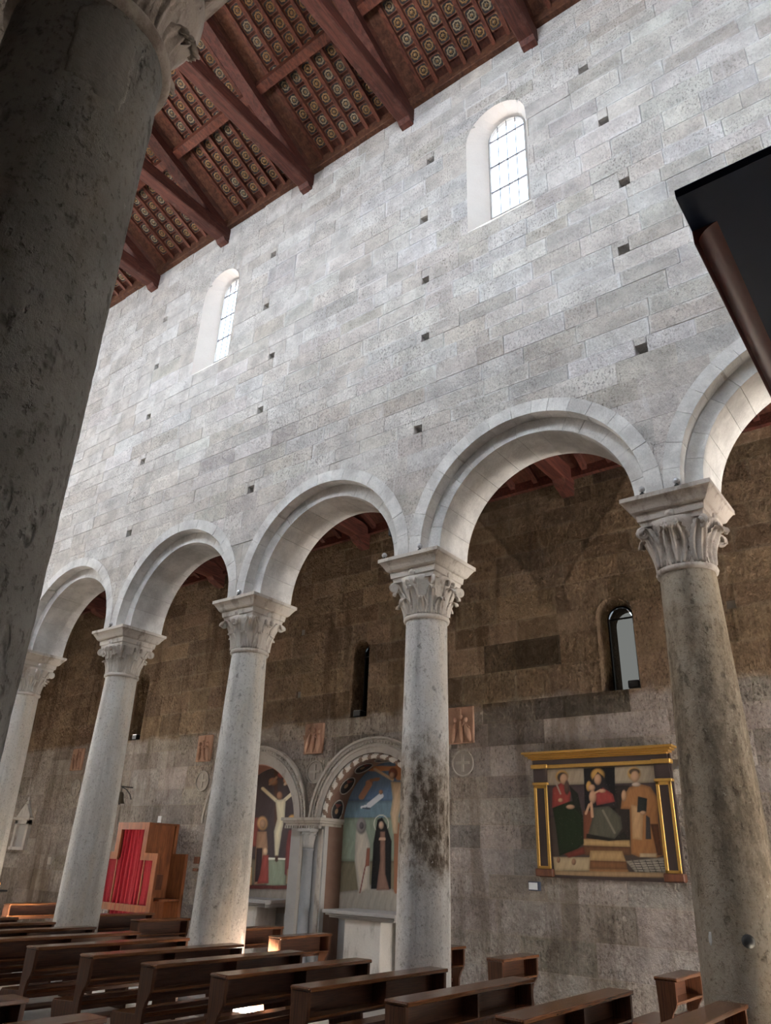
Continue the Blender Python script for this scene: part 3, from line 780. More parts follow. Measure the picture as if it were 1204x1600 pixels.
def square_loft(levels):
    mb = MB(); vs = []
    for h, z in levels: vs += [(-h, -h, z), (h, -h, z), (h, h, z), (-h, h, z)]
    fs = []
    for i in range(len(levels) - 1):
        for k in range(4): fs.append((i * 4 + k, i * 4 + (k + 1) % 4, i * 4 + 4 + (k + 1) % 4, i * 4 + 4 + k))
    fs.append((3, 2, 1, 0)); o = 4 * (len(levels) - 1); fs.append((o, o + 1, o + 2, o + 3))
    return mb.add(vs, fs)

def make_column(loc, label, style, smat, cmat, rn, rb, zn=4.88, ab=0.5, dense=False, seed=0, rz=0.0):
    root = empty('column', loc, rz); tag(root, label, 'column', 'nave columns')
    # base
    MB().box(-rb - 0.12, rb + 0.12, -rb - 0.12, rb + 0.12, 0, 0.12, 0, 0.012).build('plinth', M['grey'], root)
    o = MB().lathe([(rb + 0.10, 0.12), (rb + 0.125, 0.16), (rb + 0.11, 0.21), (rb + 0.05, 0.23), (rb + 0.04, 0.27), (rb + 0.07, 0.30), (rb + 0.06, 0.34), (rb + 0.01, 0.36)], 40).build('base', M['grey'], root, True)
    # shaft, slightly uneven by hand
    n, nz = (150, 330) if dense else (64, 60); vs = []
    for i in range(nz + 1):
        q = i / nz; z = 0.34 + (zn - 0.34) * q; r0 = rb + (rn - rb) * q ** 1.15
        for k in range(n):
            a = 2 * PI * k / n; x, y = math.cos(a), math.sin(a)
            d = 0.006 * mnoise.noise((x * 1.2 + seed, y * 1.2, z * 0.8))
            if dense:
                P = (x * r0 + 5.1, y * r0, z)
                d += 0.003 * mnoise.noise((P[0] * 9, P[1] * 9, P[2] * 9)) + 0.0016 * mnoise.noise((P[0] * 30, P[1] * 30, P[2] * 30))
                c1 = mnoise.noise((P[0] * 13, P[1] * 13, P[2] * 8)) ; c2 = mnoise.noise((P[0] * 28 + 9, P[1] * 28, P[2] * 20))
                d -= 0.020 * max(0, c1 - 0.42) + 0.012 * max(0, c2 - 0.40)
            vs.append(((r0 + d) * x, (r0 + d) * y, z))
    fs = [(i * n + k, i * n + (k + 1) % n, (i + 1) * n + (k + 1) % n, (i + 1) * n + k) for i in range(nz) for k in range(n)]
    MB().add(vs, fs).build('shaft', smat, root, True)
    # capital
    zt = 5.718; z0 = zn + 0.03; z1 = 5.42
    cap = MB().lathe([(rn + 0.005, zn - 0.045), (rn + 0.028, zn - 0.035), (rn + 0.036, zn - 0.010), (rn + 0.028, zn + 0.015), (rn * 0.98, zn + 0.022)] +
                     [(bell(z0 + (z1 - z0) * k / 8, z0, z1, rn), z0 + (z1 - z0) * k / 8) for k in range(1, 9)], 48).build('capital', cmat, root, True)
    s = ab / 0.5
    square_loft([(0.335 * s, 5.385), (0.345 * s, 5.44), (0.365 * s, 5.45), (0.375 * s, 5.53), (0.40 * s, 5.54), (0.415 * s, 5.555), (0.44 * s, 5.60), (0.478 * s, 5.655), (0.485 * s, 5.662), (0.5 * s, 5.668), (0.5 * s, zt)]).build('abacus', cmat, root)
    H = z1 - z0
    def ring(me, cnt, ph):
        for k in range(cnt): inst('acanthus_leaf', me, cap, (0, 0, 0), (0, 0, ph + 2 * PI * k / cnt))
    if style == 'two_rows':
        ring(leaf_mesh('acanthus_leaf', cmat, z0, H * 0.36, 0.080, rn, z0, z1, 0.040, 2.5, 0.034, 13, 18, 5), 8, PI / 8)
        ring(leaf_mesh('acanthus_leaf', cmat, z0, H * 0.66, 0.088, rn, z0, z1, 0.052, 2.5, 0.016, 13, 18, 6), 8, 0)
    elif style == 'big_leaf':
        ring(leaf_mesh('acanthus_leaf', cmat, z0, H * 0.80, 0.19, rn, z0, z1, 0.045, 4, 0.016, 27, 20, 9, 0.020), 4, 0)
        ring(leaf_mesh('acanthus_leaf', cmat, z0, H * 0.84, 0.12, rn, z0, z1, 0.055, 3, 0.036, 19, 20, 9, 0.018), 4, PI / 4)
    elif style == 'fan':
        ring(leaf_mesh('acanthus_leaf', cmat, z0, H * 0.88, 0.15, rn, z0, z1, 0.060, 5, 0.026, 31, 18, 2, 0.018), 4, PI / 4)
        ring(leaf_mesh('acanthus_leaf', cmat, z0, H * 0.48, 0.085, rn, z0, z1, 0.026, 3, 0.020), 8, PI / 8)
        ring(leaf_mesh('acanthus_leaf', cmat, z0, H * 0.78, 0.10, rn, z0, z1, 0.022, 4, 0.004), 4, 0)
    elif style == 'near':
        ring(leaf_mesh('acanthus_leaf', cmat, z0, H * 0.45, 0.085, rn, z0, z1, 0.022, 3, 0.004), 8, 0)
        ring(leaf_mesh('acanthus_leaf', cmat, z0, H * 0.75, 0.10, rn, z0, z1, 0.022, 4, -0.004), 8, PI / 8)
    else:
        ring(leaf_mesh('acanthus_leaf', cmat, z0, H * 0.50, 0.085, rn, z0, z1, 0.024, 3), 8, 0)
        ring(leaf_mesh('acanthus_leaf', cmat, z0, H * 0.66, 0.10, rn, z0, z1, 0.030, 4, 0.004), 8, PI / 8)
    R = {'two_rows': 0.056, 'big_leaf': 0.066, 'fan': 0.050}.get(style, 0.055)
    vm = volute_mesh('volute', cmat, (0.335 * s) * 1.414 - 0.012, 5.385 - R - 0.012, R, rn + 0.05, z0 + H * 0.45)
    for k in range(4 if not dense else 0): inst('volute', vm, cap, (0, 0, 0), (0, 0, PI / 4 + k * PI / 2))
    # little helices below the middle of each abacus side, and a flower on it
    hv = volute_mesh('helix', cmat, rn + 0.11, 5.385 - 0.05, 0.030, rn + 0.04, z0 + H * 0.5, 0.02)
    fm = MB().lathe([(0.002, 0.040), (0.018, 0.036), (0.030, 0.020), (0.048, 0.016), (0.055, 0.002), (0.04, -0.02)], 10).mesh('flower', cmat, True)
    for k in range(4):
        a = k * PI / 2
        for d in ((-0.16, 0.16) if not dense else ()): inst('helix', hv, cap, (0, 0, 0), (0, 0, a + d))
        inst('flower', fm, cap, (0.372 * s * math.cos(a), 0.372 * s * math.sin(a), 5.47), (0, PI / 2, a))
    return root
SM = [shaft_mat('shaft_brown_worn', 1.7, 4.45, 0.60, (0.47, 0.41, 0.335), (0.33, 0.27, 0.205), None, 0.055, 0.5),
      shaft_mat('shaft_smoke_belt', 1.75, 3.15, 0.97, (0.66, 0.64, 0.62), (0.55, 0.525, 0.50), None, 0.03, 0.25),
      shaft_mat('shaft_speckled', 1.0, 2.35, 0.26, (0.70, 0.68, 0.645), (0.58, 0.56, 0.525), None, 0.03, 0.25),
      shaft_mat('shaft_pale', 0.3, 0.9, 0.25, (0.70, 0.675, 0.635), (0.61, 0.575, 0.525), None, 0.02),
      shaft_mat('shaft_pale_patched', 0.3, 0.8, 0.2, (0.68, 0.65, 0.605), (0.60, 0.565, 0.515), None, 0.012)]
c0 = make_column((0, 0, 0), 'worn brown stone column with large-leaved capital, standing before the framed painting', 'big_leaf', SM[0], M['capital_dark'], 0.292, 0.40, seed=1)
make_column((-3.5, 0, 0), 'grey stone column with black smoke belt and two-tier leaf capital, beside the blue fresco', 'two_rows', SM[1], M['capital'], 0.282, 0.325, seed=2)
make_column((-7.0, 0, 0), 'pale column with fan-leaf capital, between confessional and dark crucifixion fresco', 'fan', SM[2], M['capital'], 0.280, 0.40, seed=3)
c3 = make_column((-10.5, 0, 0), 'pale column with small-leaved capital, partly covering the red confessional curtain', 'small', SM[3], M['capital'], 0.285, 0.37, seed=4)
c4 = make_column((-14.0, 0, 0), 'pale column with grey mortar patch, next to the near dark pillar', 'small', SM[4], M['capital'], 0.285, 0.36, seed=5)
for x in (3.5, -17.5):
    c = copy_tree(c4); c.location = (x, 0, 0); c['label'] = 'pale column of the arcade behind the pulpit canopy' if x > 0 else 'pale column of the arcade hidden by the near dark pillar'
NEARM = shaft_mat('shaft_near_pitted', -3, -2, 0.0, (0.36, 0.355, 0.345), (0.24, 0.235, 0.225), None, 0.026, 0.9)
nc = make_column((-0.25, YO, 0), 'huge dark pitted stone column close by with a smooth mortar patch under its capital', 'near', NEARM, M['capital_dark'], 0.305, 0.33, 4.95, 0.43, True, 9)
def patch_on_shaft(root, pts, rfun, mat, thick=0.006, name='mortar_patch', res=26):
    # pts: (angle in degrees, height) outline of a smear of mortar on the shaft
    a0, a1 = min(p[0] for p in pts), max(p[0] for p in pts); z0, z1 = min(p[1] for p in pts), max(p[1] for p in pts)
    def inside(a, z):
        c = False; n = len(pts)
        for i in range(n):
            (x1, y1), (x2, y2) = pts[i], pts[i - 1]
            if (y1 > z) != (y2 > z) and a < (x2 - x1) * (z - y1) / (y2 - y1) + x1: c = not c
        return c
    mb = MB(); idx = {}; keep = []
    for i in range(res + 1):
        for j in range(res + 1):
            a = a0 + (a1 - a0) * i / res; z = z0 + (z1 - z0) * j / res
            edge = 0 if not (inside(a, z)) else 1
            r = rfun(z) + (thick if edge else -0.012) + 0.002 * mnoise.noise((a * 0.15, z * 9, 2.0)); t_ = math.radians(a)
            mb.v.append((r * math.cos(t_), r * math.sin(t_), z)); idx[i, j] = edge
    for i in range(res):
        for j in range(res):
            q = [(i, j), (i + 1, j), (i + 1, j + 1), (i, j + 1)]
            if any(idx[k] for k in q): mb.f.append(tuple(k[0] * (res + 1) + k[1] for k in q)); mb.m.append(0)
    return mb.build(name, mat, root, True)
M['mortar'] = smooth_stone('grey_mortar', (0.20, 0.19, 0.175), (0.28, 0.265, 0.245), bump=0.012, speck=0.15, scale=6.0)
M['mortar_pale'] = smooth_stone('pale_mortar', (0.40, 0.39, 0.37), (0.48, 0.46, 0.44), bump=0.003, speck=0.1)
patch_on_shaft(nc, [(-36, 4.79), (-26, 4.86), (-8, 4.89), (4, 4.84), (11, 4.755), (10, 4.65), (13, 4.555), (9.5, 4.39), (-4, 4.40), (-20, 4.42), (-30, 4.436), (-33, 4.53), (-33, 4.64)],
               lambda z: 0.33 + (0.305 - 0.33) * ((z - 0.34) / 4.61) ** 1.15, M['mortar'], 0.006)
patch_on_shaft(c4, [(-50, 2.9), (-38, 3.0), (-33, 2.9), (-36, 2.2), (-44, 2.05), (-52, 2.1)], lambda z: 0.36 + (0.285 - 0.36) * ((z - 0.34) / 4.54) ** 1.15, M['mortar_pale'], 0.005)

# ------------------------------------------------------------------ pews
def pew_end():
    # side board: tall back with a hollow on the shelf side, seat wing in front, foot behind
    return [(-0.44, 0.0), (0.05, 0.0), (0.05, 0.10), (0.30, 0.10), (0.30, 0.17), (0.06, 0.17), (0.045, 0.30), (0.03, 0.45), (0.035, 0.52), (0.06, 0.585), (0.095, 0.635), (0.11, 0.68), (0.112, 0.86),
            (-0.085, 0.86), (-0.075, 0.62), (-0.075, 0.47), (-0.43, 0.45), (-0.45, 0.42), (-0.40, 0.25), (-0.40, 0.10)]
def make_pew(name, L, label, group, loc):
    root = empty(name, loc); tag(root, label, 'pew', group); h = L / 2
    em = MB().prism(pew_end(), 'y', -0.019, 0.019).mesh('end_panel', M['pew_end'])
    cm = MB().box(-0.09, 0.118, -0.020, 0.020, 0.858, 0.868, 0, 0.003).mesh('end_cap', M['pew_top'])
    for s_ in (-1, 1):
        e = inst('end_panel', em, root, (0, s_ * (h - 0.02), 0))
        if s_ < 0: inst('end_cap', cm, e, (0, -0.008, 0.018))
    MB().box(-0.105, 0.13, -h + 0.012, h + 0.012, 0.858, 0.892, 0, 0.006).build('top_ledge', M['pew_top'], root)
    MB().box(-0.075, 0.105, -h + 0.03, h - 0.03, 0.655, 0.678, 0, 0.003).build('book_shelf', M['pew_top'], root)
    MB().box(-0.085, -0.062, -h + 0.03, h - 0.03, 0.60, 0.86, 0, 0.002).build('back_panel', M['pew'], root)
    MB().box(-0.085, -0.055, -h + 0.03, h - 0.03, 0.47, 0.51, 0, 0.004).build('back_rail', M['pew'], root)
    n = 1 if L > 1.5 else 0
    for k in range(n): MB().box(-0.065, 0.10, -0.012, 0.012, 0.675, 0.86).build('divider', M['pew'], root, loc=(0, 0.05, 0))
    MB().box(-0.46, -0.075, -h + 0.02, h - 0.02, 0.425, 0.458, 0, 0.006).build('seat', M['pew_top'], root)
    MB().box(-0.10, -0.075, -h + 0.03, h - 0.03, 0.385, 0.425, 0, 0.003).build('seat_rail', M['pew'], root)
    MB().box(0.10, 0.31, -h + 0.02, h - 0.02, 0.17, 0.20, 0, 0.006).build('kneeler', M['pew'], root)
    return root
pew0 = None
PEW_LABEL = ['long walnut pew ending beside the worn brown column', 'long walnut pew one row ahead of the worn brown column', 'long walnut pew two rows ahead of the worn brown column',
             'long walnut pew just behind the smoke-belted column', 'long walnut pew ending at the foot of the smoke-belted column', 'long walnut pew one row ahead of the smoke-belted column',
             'long walnut pew two rows ahead of the smoke-belted column', 'long walnut pew ending at the foot of the fan-leaf column', 'long walnut pew one row ahead of the fan-leaf column',
             'long walnut pew two rows ahead of the fan-leaf column', 'long walnut pew just behind the column that covers the confessional curtain', 'long walnut pew at the foot of the column that covers the confessional curtain']
for k, lb in enumerate(PEW_LABEL):
    x = -0.05 - 0.95 * k; yr, yl = -0.445 + 0.06 * x, -2.65 + 0.067 * (x + 2.1)
    if pew0 is None: pew0 = make_pew('pew', 2.10, lb, 'pews beside the arcade', (x, (yl + yr) / 2, 0))
    else:
        c = copy_tree(pew0); c.location = (x, (yl + yr) / 2, 0); c['label'] = lb
for k, lb in ((3, 'nearer walnut pew across the central passage, opposite the smoke-belted column'), (4, 'walnut pew across the central passage, one row ahead of the nearer one')):
    c = copy_tree(pew0); c.location = (-0.05 - 0.95 * k, -5.70, 0); c['label'] = lb; c['group'] = 'pews across the passage'
sp0 = None
for x, y0, y1, lb in ((-2.95, 0.65, 1.55, 'short walnut pew in the aisle below the framed painting'), (-1.0, 0.70, 1.60, 'short walnut pew half hidden behind the worn brown column'),
                      (-4.05, 0.70, 1.62, 'short walnut pew peeping out right of the smoke-belted column'), (-6.2, 0.30, 1.38, 'short walnut pew in front of the grey colonnette between the frescoes'),
                      (-7.42, 0.62, 1.62, 'short walnut pew below the dark crucifixion fresco'), (-9.35, 0.30, 1.34, 'short dark pew right of the confessional curtain'),
                      (-10.6, 0.40, 1.55, 'short dark pew directly before the confessional curtain'), (-13.75, 0.50, 1.66, 'short dark pew by the wall left of the confessional')):
    make_pew('pew', y1 - y0, lb, 'short pews in the side aisle', (x, (y0 + y1) / 2, 0))

# ------------------------------------------------------------------ painting tools
def srgb(c): return tuple(((v / 255 / 12.92) if v / 255 <= 0.04045 else ((v / 255 + 0.055) / 1.055) ** 2.4) for v in c)
def homography(src, dst):
    A = []; B = []
    for (x, y), (u, v) in zip(src, dst):
        A += [[x, y, 1, 0, 0, 0, -u * x, -u * y], [0, 0, 0, x, y, 1, -v * x, -v * y]]; B += [u, v]
    h = np.linalg.solve(np.array(A, float), np.array(B, float)); return np.append(h, 1).reshape(3, 3)
def raster(X, Y, layers, base):
    img = np.zeros(X.shape + (3,)); img[:] = base
    for (kind, col, *a) in layers:
        if kind == 'e':
            cx, cy, rx, ry = a; m = np.clip((1.15 - np.hypot((X - cx) / rx, (Y - cy) / ry)) / 0.3, 0, 1)
        elif kind == 'o':
            cx, cy, rx, ry, wd = a; d = np.abs(np.hypot((X - cx) / rx, (Y - cy) / ry) - 1) * min(rx, ry); m = np.clip((wd - d) / 3, 0, 1)
        elif kind == 'l':
            x1, y1, x2, y2, wd = a; L2 = (x2 - x1) ** 2 + (y2 - y1) ** 2
            q = np.clip(((X - x1) * (x2 - x1) + (Y - y1) * (y2 - y1)) / L2, 0, 1); d = np.hypot(X - x1 - q * (x2 - x1), Y - y1 - q * (y2 - y1)); m = np.clip((wd / 2 - d) / 3 + 0.5, 0, 1)
        else:
            p = a[0]; ins = np.zeros(X.shape, bool)
            for i in range(len(p)):
                (x1, y1), (x2, y2) = p[i], p[i - 1]
                if y1 == y2: continue
                ins ^= ((y1 > Y) != (y2 > Y)) & (X < (x2 - x1) * (Y - y1) / (y2 - y1) + x1)
            dd = np.full(X.shape, 1e9)
            for i in range(len(p)):
                (x1, y1), (x2, y2) = p[i], p[i - 1]; L2 = max(1e-6, (x2 - x1) ** 2 + (y2 - y1) ** 2)
                q = np.clip(((X - x1) * (x2 - x1) + (Y - y1) * (y2 - y1)) / L2, 0, 1); dd = np.minimum(dd, np.hypot(X - x1 - q * (x2 - x1), Y - y1 - q * (y2 - y1)))
            m = np.where(ins, np.clip(0.5 + dd / 5, 0, 1), np.clip(0.5 - dd / 5, 0, 1))
        c = np.array(srgb(col)); fold = 1.0
        if kind == 'p': fold = 1 + 0.08 * np.sin(X * 0.13 + 2.2 * np.sin(Y * 0.021 + col[0]) + Y * 0.012) * np.sin(Y * 0.017 + X * 0.02 + col[1]) + 0.03 * np.sin(X * 0.31 + 3 * np.sin(Y * 0.035 + col[2]))
        if kind == 'p': fold = fold * (0.66 + 0.34 * np.clip(dd / 22, 0, 1))
        if kind == 'e': fold = np.clip(1.12 - 0.45 * np.clip(np.hypot((X - a[0]) / a[2] + 0.25, (Y - a[1]) / a[3] + 0.25), 0, 1.3) ** 2, 0.5, 1.2)
        img = img * (1 - m[..., None]) + (c * (fold[..., None] if kind in 'pe' else 1.0)) * m[..., None]
    return img
def paint_panel(name, x0, x1, z0, z1, y, nx, nz, src, dst, layers, base, gain, mat, parent, keep=None, wash=(0.35, (1.08, 1.0, 0.88))):
    xs = np.linspace(x0, x1, nx); zs = np.linspace(z0, z1, nz); XX, ZZ = np.meshgrid(xs, zs)
    Hm = homography(src, dst); w_ = Hm[2, 0] * XX + Hm[2, 1] * ZZ + 1
    U = (Hm[0, 0] * XX + Hm[0, 1] * ZZ + Hm[0, 2]) / w_; V = (Hm[1, 0] * XX + Hm[1, 1] * ZZ + Hm[1, 2]) / w_
    img = raster(U, V, layers, srgb(base)); grey_ = img.mean(-1, keepdims=True)
    img = np.clip((img * (1 - wash[0]) + grey_ * np.array(wash[1]) * wash[0]) * gain, 0, 0.9)
    vs = np.stack([XX, np.full_like(XX, y), ZZ], -1).reshape(-1, 3); fs = []
    for j in range(nz - 1):
        for i in range(nx - 1):
            if keep is None or keep((xs[i] + xs[i + 1]) / 2, (zs[j] + zs[j + 1]) / 2): fs.append((j * nx + i, j * nx + i + 1, (j + 1) * nx + i + 1, (j + 1) * nx + i))
    me = bpy.data.meshes.new(name); me.from_pydata([tuple(v) for v in vs], [], fs); me.materials.append(mat)
    ca_ = me.color_attributes.new('paint', 'FLOAT_COLOR', 'POINT')
    ca_.data.foreach_set('color', np.concatenate([img.reshape(-1, 3), np.ones((nx * nz, 1))], 1).astype(np.float32).ravel())
    o = bpy.data.objects.new(name, me); return ll(o, parent)

# ------------------------------------------------------------------ framed painting on the aisle wall
GOLD = (205, 150, 50); SK = (200, 150, 115)
P_LAY = [('p', (165, 150, 128), [(150, 225), (940, 195), (940, 310), (150, 332)]), ('p', (74, 58, 62), [(150, 332), (940, 310), (960, 540), (150, 545)]),
 ('p', (20, 18, 22), [(430, 215), (640, 205), (645, 500), (440, 500)]), ('p', (125, 62, 36), [(430, 500), (505, 500), (500, 700), (430, 700)]),
 ('p', (45, 36, 34), [(640, 330), (740, 330), (745, 700), (640, 700)]),
 ('p', (196, 156, 96), [(430, 690), (740, 700), (745, 745), (430, 735)]), ('p', (112, 70, 40), [(430, 735), (745, 745), (750, 800), (440, 800)]), ('p', (190, 150, 95), [(475, 768), (690, 772), (715, 842), (468, 836)]),
 ('p', (135, 84, 44), [(468, 836), (718, 844), (726, 896), (472, 890)]), ('p', (165, 112, 62), [(468, 890), (728, 896), (745, 930), (470, 925)]), ('p', (196, 172, 132), [(225, 812), (475, 815), (470, 905), (235, 905)]),
 ('p', (160, 155, 145), [(715, 840), (975, 815), (990, 920), (780, 915)])] + \
 [('l', (40, 38, 40), 740 + 8 * k, 850 + 16 * k, 985, 838 + 18 * k, 4) for k in range(5)] + [('l', (40, 38, 40), 760 + 42 * k, 835, 800 + 40 * k, 915, 4) for k in range(6)] + \
 [('p', (180, 145, 102), [(235, 905), (990, 918), (995, 950), (240, 940)]),
 ('e', GOLD, 285, 270, 42, 42), ('e', (60, 45, 35), 287, 275, 34, 34), ('p', (158, 38, 36), [(222, 350), (285, 308), (345, 380), (335, 470), (218, 482)]),
 ('p', (28, 44, 22), [(222, 482), (330, 440), (400, 430), (428, 560), (432, 720), (380, 765), (268, 805), (245, 620)]), ('p', (32, 36, 26), [(335, 330), (392, 385), (425, 540), (365, 480)]),
 ('p', (125, 38, 28), [(300, 792), (432, 742), (440, 792), (330, 818)]), ('e', SK, 298, 288, 26, 36), ('e', (92, 66, 56), 318, 345, 17, 48), ('l', (160, 148, 135), 235, 290, 276, 388, 10), ('e', SK, 275, 430, 16, 14), ('e', SK, 342, 475, 28, 15),
 ('e', (160, 115, 85), 262, 832, 12, 20), ('e', (160, 115, 85), 365, 845, 15, 22),
 ('e', GOLD, 526, 262, 45, 45), ('p', (42, 36, 40), [(492, 290), (525, 238), (562, 268), (605, 360), (655, 430), (665, 485), (560, 470), (505, 340)]), ('e', SK, 526, 290, 24, 36),
 ('p', (158, 38, 42), [(498, 390), (560, 345), (628, 390), (642, 440), (520, 465)]), ('p', (84, 84, 72), [(495, 480), (600, 470), (680, 540), (692, 620), (640, 692), (455, 684), (488, 560)]),
 ('p', (38, 34, 30), [(450, 655), (640, 690), (700, 640), (735, 695), (600, 705), (448, 685)]), ('l', (120, 118, 102), 560, 500, 640, 650, 14), ('e', SK, 556, 368, 24, 13),
 ('e', GOLD, 466, 336, 18, 34), ('e', SK, 486, 346, 22, 22), ('e', SK, 492, 408, 24, 44), ('l', SK, 482, 450, 490, 540, 18), ('l', SK, 468, 460, 446, 520, 16), ('l', SK, 500, 385, 545, 360, 12),
 ('e', GOLD, 770, 252, 44, 44), ('p', (172, 110, 52), [(735, 345), (800, 318), (880, 340), (932, 420), (932, 560), (972, 800), (920, 818), (800, 812), (750, 792), (740, 490), (680, 488), (688, 420)]),
 ('p', (208, 158, 106), [(750, 460), (832, 480), (825, 700), (760, 690)]), ('p', (98, 52, 27), [(880, 590), (932, 590), (962, 802), (925, 802)]), ('e', (84, 62, 44), 772, 240, 36, 24), ('e', SK, 776, 272, 29, 38), ('e', (190, 170, 160), 785, 325, 30, 14),
 ('p', (36, 42, 42), [(796, 404), (858, 418), (852, 520), (790, 510)]), ('e', SK, 830, 515, 22, 13), ('e', SK, 702, 400, 17, 38), ('p', (66, 66, 72), [(850, 530), (876, 548), (886, 692), (848, 692)]), ('p', (212, 182, 140), [(808, 788), (922, 788), (922, 814), (808, 814)])]
fp = empty('framed_painting', (0, 0, 0)); tag(fp, 'gilt-framed panel painting of three robed figures hung on the aisle wall', 'painting')
yF = YB - 0.012
paint_panel('picture', -3.63, -1.85, 1.78, 3.36, YB - 0.07, 170, 150, [(-3.7, 1.9), (-1.9, 1.9), (-1.9, 3.3), (-3.7, 3.3)], [(189, 873), (961, 900), (883, 213), (155, 243)], P_LAY, (74, 60, 56), 0.82, M['oil'], fp, None, (0.28, (1.25, 0.98, 0.72)))
MB().box(-3.85, -1.60, YB - 0.065, YB + 0.005, 1.74, 3.50).build('backing', M['frame_dark'], fp)
mb = MB()
for (e, z0, z1) in ((0.02, 3.49, 3.515), (0.06, 3.515, 3.545), (0.10, 3.545, 3.575), (0.14, 3.575, 3.61)):
    mb.box(-3.86 - e, -1.64 + e, YB - 0.10 - e, YB + 0.005, z0, z1, 0, 0.005)
cor = mb.build('cornice', M['gold'], fp)
MB().box(-3.86, -1.63, YB - 0.105, YB, 3.41, 3.49).build('frieze', M['frame_dark'], fp)
MB().box(-3.88, -1.61, YB - 0.115, YB, 3.355, 3.41, 0, 0.008).build('architrave', M['gold'], fp)
for xa in (-3.855, -1.845):
    xb = xa + 0.235
    p_ = MB().box(xa, xb, YB - 0.10, YB, 1.86, 3.355).build('pilaster', M['frame_dark'], fp)
    mb = MB()
    for (a, b, z0, z1) in ((xa, xa + 0.05, 1.86, 3.10), (xb - 0.05, xb, 1.86, 3.10), (xa, xb, 3.05, 3.10), (xa, xb, 1.86, 1.90)): mb.box(a, b, YB - 0.118, YB - 0.098, z0, z1, 0, 0.006)
    mb.build('pilaster_moulding', M['gold'], p_)
    MB().box(xa - 0.015, xb + 0.015, YB - 0.13, YB, 3.10, 3.14, 0, 0.006).build('pilaster_cap', M['gold'], p_)
    MB().box(xa - 0.03, xb + 0.03, YB - 0.14, YB, 3.355, 3.42, 0, 0.01).build('entablature_block', M['gold'], p_)
    MB().box(xa - 0.03, xb + 0.03, YB - 0.14, YB, 1.75, 1.86, 0, 0.012).build('pilaster_base', M['conf_dark'], p_)
lc = empty('caption_box', (-3.965, YB, 1.60)); tag(lc, 'small blue box with white caption card beside the framed painting', 'sign')
MB().box(-0.10, 0.10, -0.045, 0.005, -0.06, 0.07, 0, 0.004).build('box', plain('dark_blue_plastic', (0.03, 0.04, 0.07), 0.5), lc)
MB().box(-0.09, 0.06, -0.049, -0.044, -0.045, 0.055).build('card', M['white'], lc)

# ------------------------------------------------------------------ fresco niches
def arc_strip(mb, cx, cz, prof, a0, a1, n, m=0):
    # prof: closed list of (radius, y) swept along an arc
    k_ = len(prof); vs = []
    for i in range(n + 1):
        a = a0 + (a1 - a0) * i / n
        for r, y in prof: vs.append((cx + r * math.cos(a), y, cz + r * math.sin(a)))
    fs = [(i * k_ + j, i * k_ + (j + 1) % k_, (i + 1) * k_ + (j + 1) % k_, (i + 1) * k_ + j) for i in range(n) for j in range(k_)]
    fs += [tuple(range(k_)), tuple(range(n * k_ + k_ - 1, n * k_ - 1, -1))]
    return mb.add(vs, fs, m)
FR = [('p', (74, 112, 150), [(600, 0), (1600, 0), (1600, 470), (600, 470)]), ('p', (92, 130, 150), [(600, 470), (1600, 470), (1600, 600), (600, 600)]), ('p', (128, 145, 122), [(600, 590), (1600, 590), (1600, 905), (600, 905)]), ('p', (118, 108, 80), [(600, 905), (1600, 905), (1600, 1150), (600, 1150)]),
 ('p', (158, 148, 134), [(600, 1140), (850, 1110), (960, 1050), (1100, 1120), (1600, 1120), (1600, 1400), (600, 1400)]),
 ('l', (206, 124, 52), 900, 235, 1330, 232, 36), ('l', (206, 124, 52), 1118, 130, 1118, 300, 40), ('l', (156, 90, 48), 1105, 640, 1105, 1120, 42),
 ('e', (180, 120, 80), 905, 340, 26, 24), ('l', (178, 116, 76), 905, 350, 850, 440, 42), ('l', (150, 96, 60), 920, 320, 972, 310, 24),
 ('l', (228, 224, 220), 990, 432, 905, 500, 38), ('l', (228, 224, 220), 900, 500, 850, 515, 16), ('e', (172, 112, 72), 990, 405, 15, 17), ('l', (60, 70, 88), 860, 520, 910, 525, 10),
 ('p', (205, 170, 125), [(1062, 330), (1150, 330), (1140, 480), (1120, 570), (1108, 705), (1078, 705), (1058, 560), (1075, 450)]), ('l', (205, 170, 125), 945, 238, 1075, 315, 20), ('l', (205, 170, 125), 1285, 238, 1140, 315, 20), ('e', (140, 72, 50), 1078, 268, 32, 40), ('e', (198, 150, 110), 1070, 285, 18, 24),
 ('p', (196, 182, 162), [(830, 605), (875, 660), (912, 780), (908, 1110), (828, 1135), (800, 900), (808, 700)]), ('e', (105, 96, 98), 850, 645, 20, 34), ('e', (140, 130, 128), 848, 650, 36, 60), ('e', (96, 86, 90), 850, 648, 16, 26), ('p', (168, 84, 52), [(888, 810), (912, 810), (906, 940), (876, 945)]), ('l', (132, 44, 34), 878, 940, 838, 1135, 8),
 ('o', (215, 205, 185), 993, 636, 52, 64, 4), ('p', (34, 31, 32), [(965, 605), (998, 588), (1030, 640), (1068, 760), (1062, 1110), (918, 1105), (935, 780)]), ('p', (146, 100, 80), [(985, 690), (1020, 690), (1022, 1000), (1052, 1115), (958, 1115), (985, 900)]), ('e', (196, 156, 126), 993, 645, 18, 28), ('l', (196, 150, 118), 985, 745, 1015, 745, 20)]
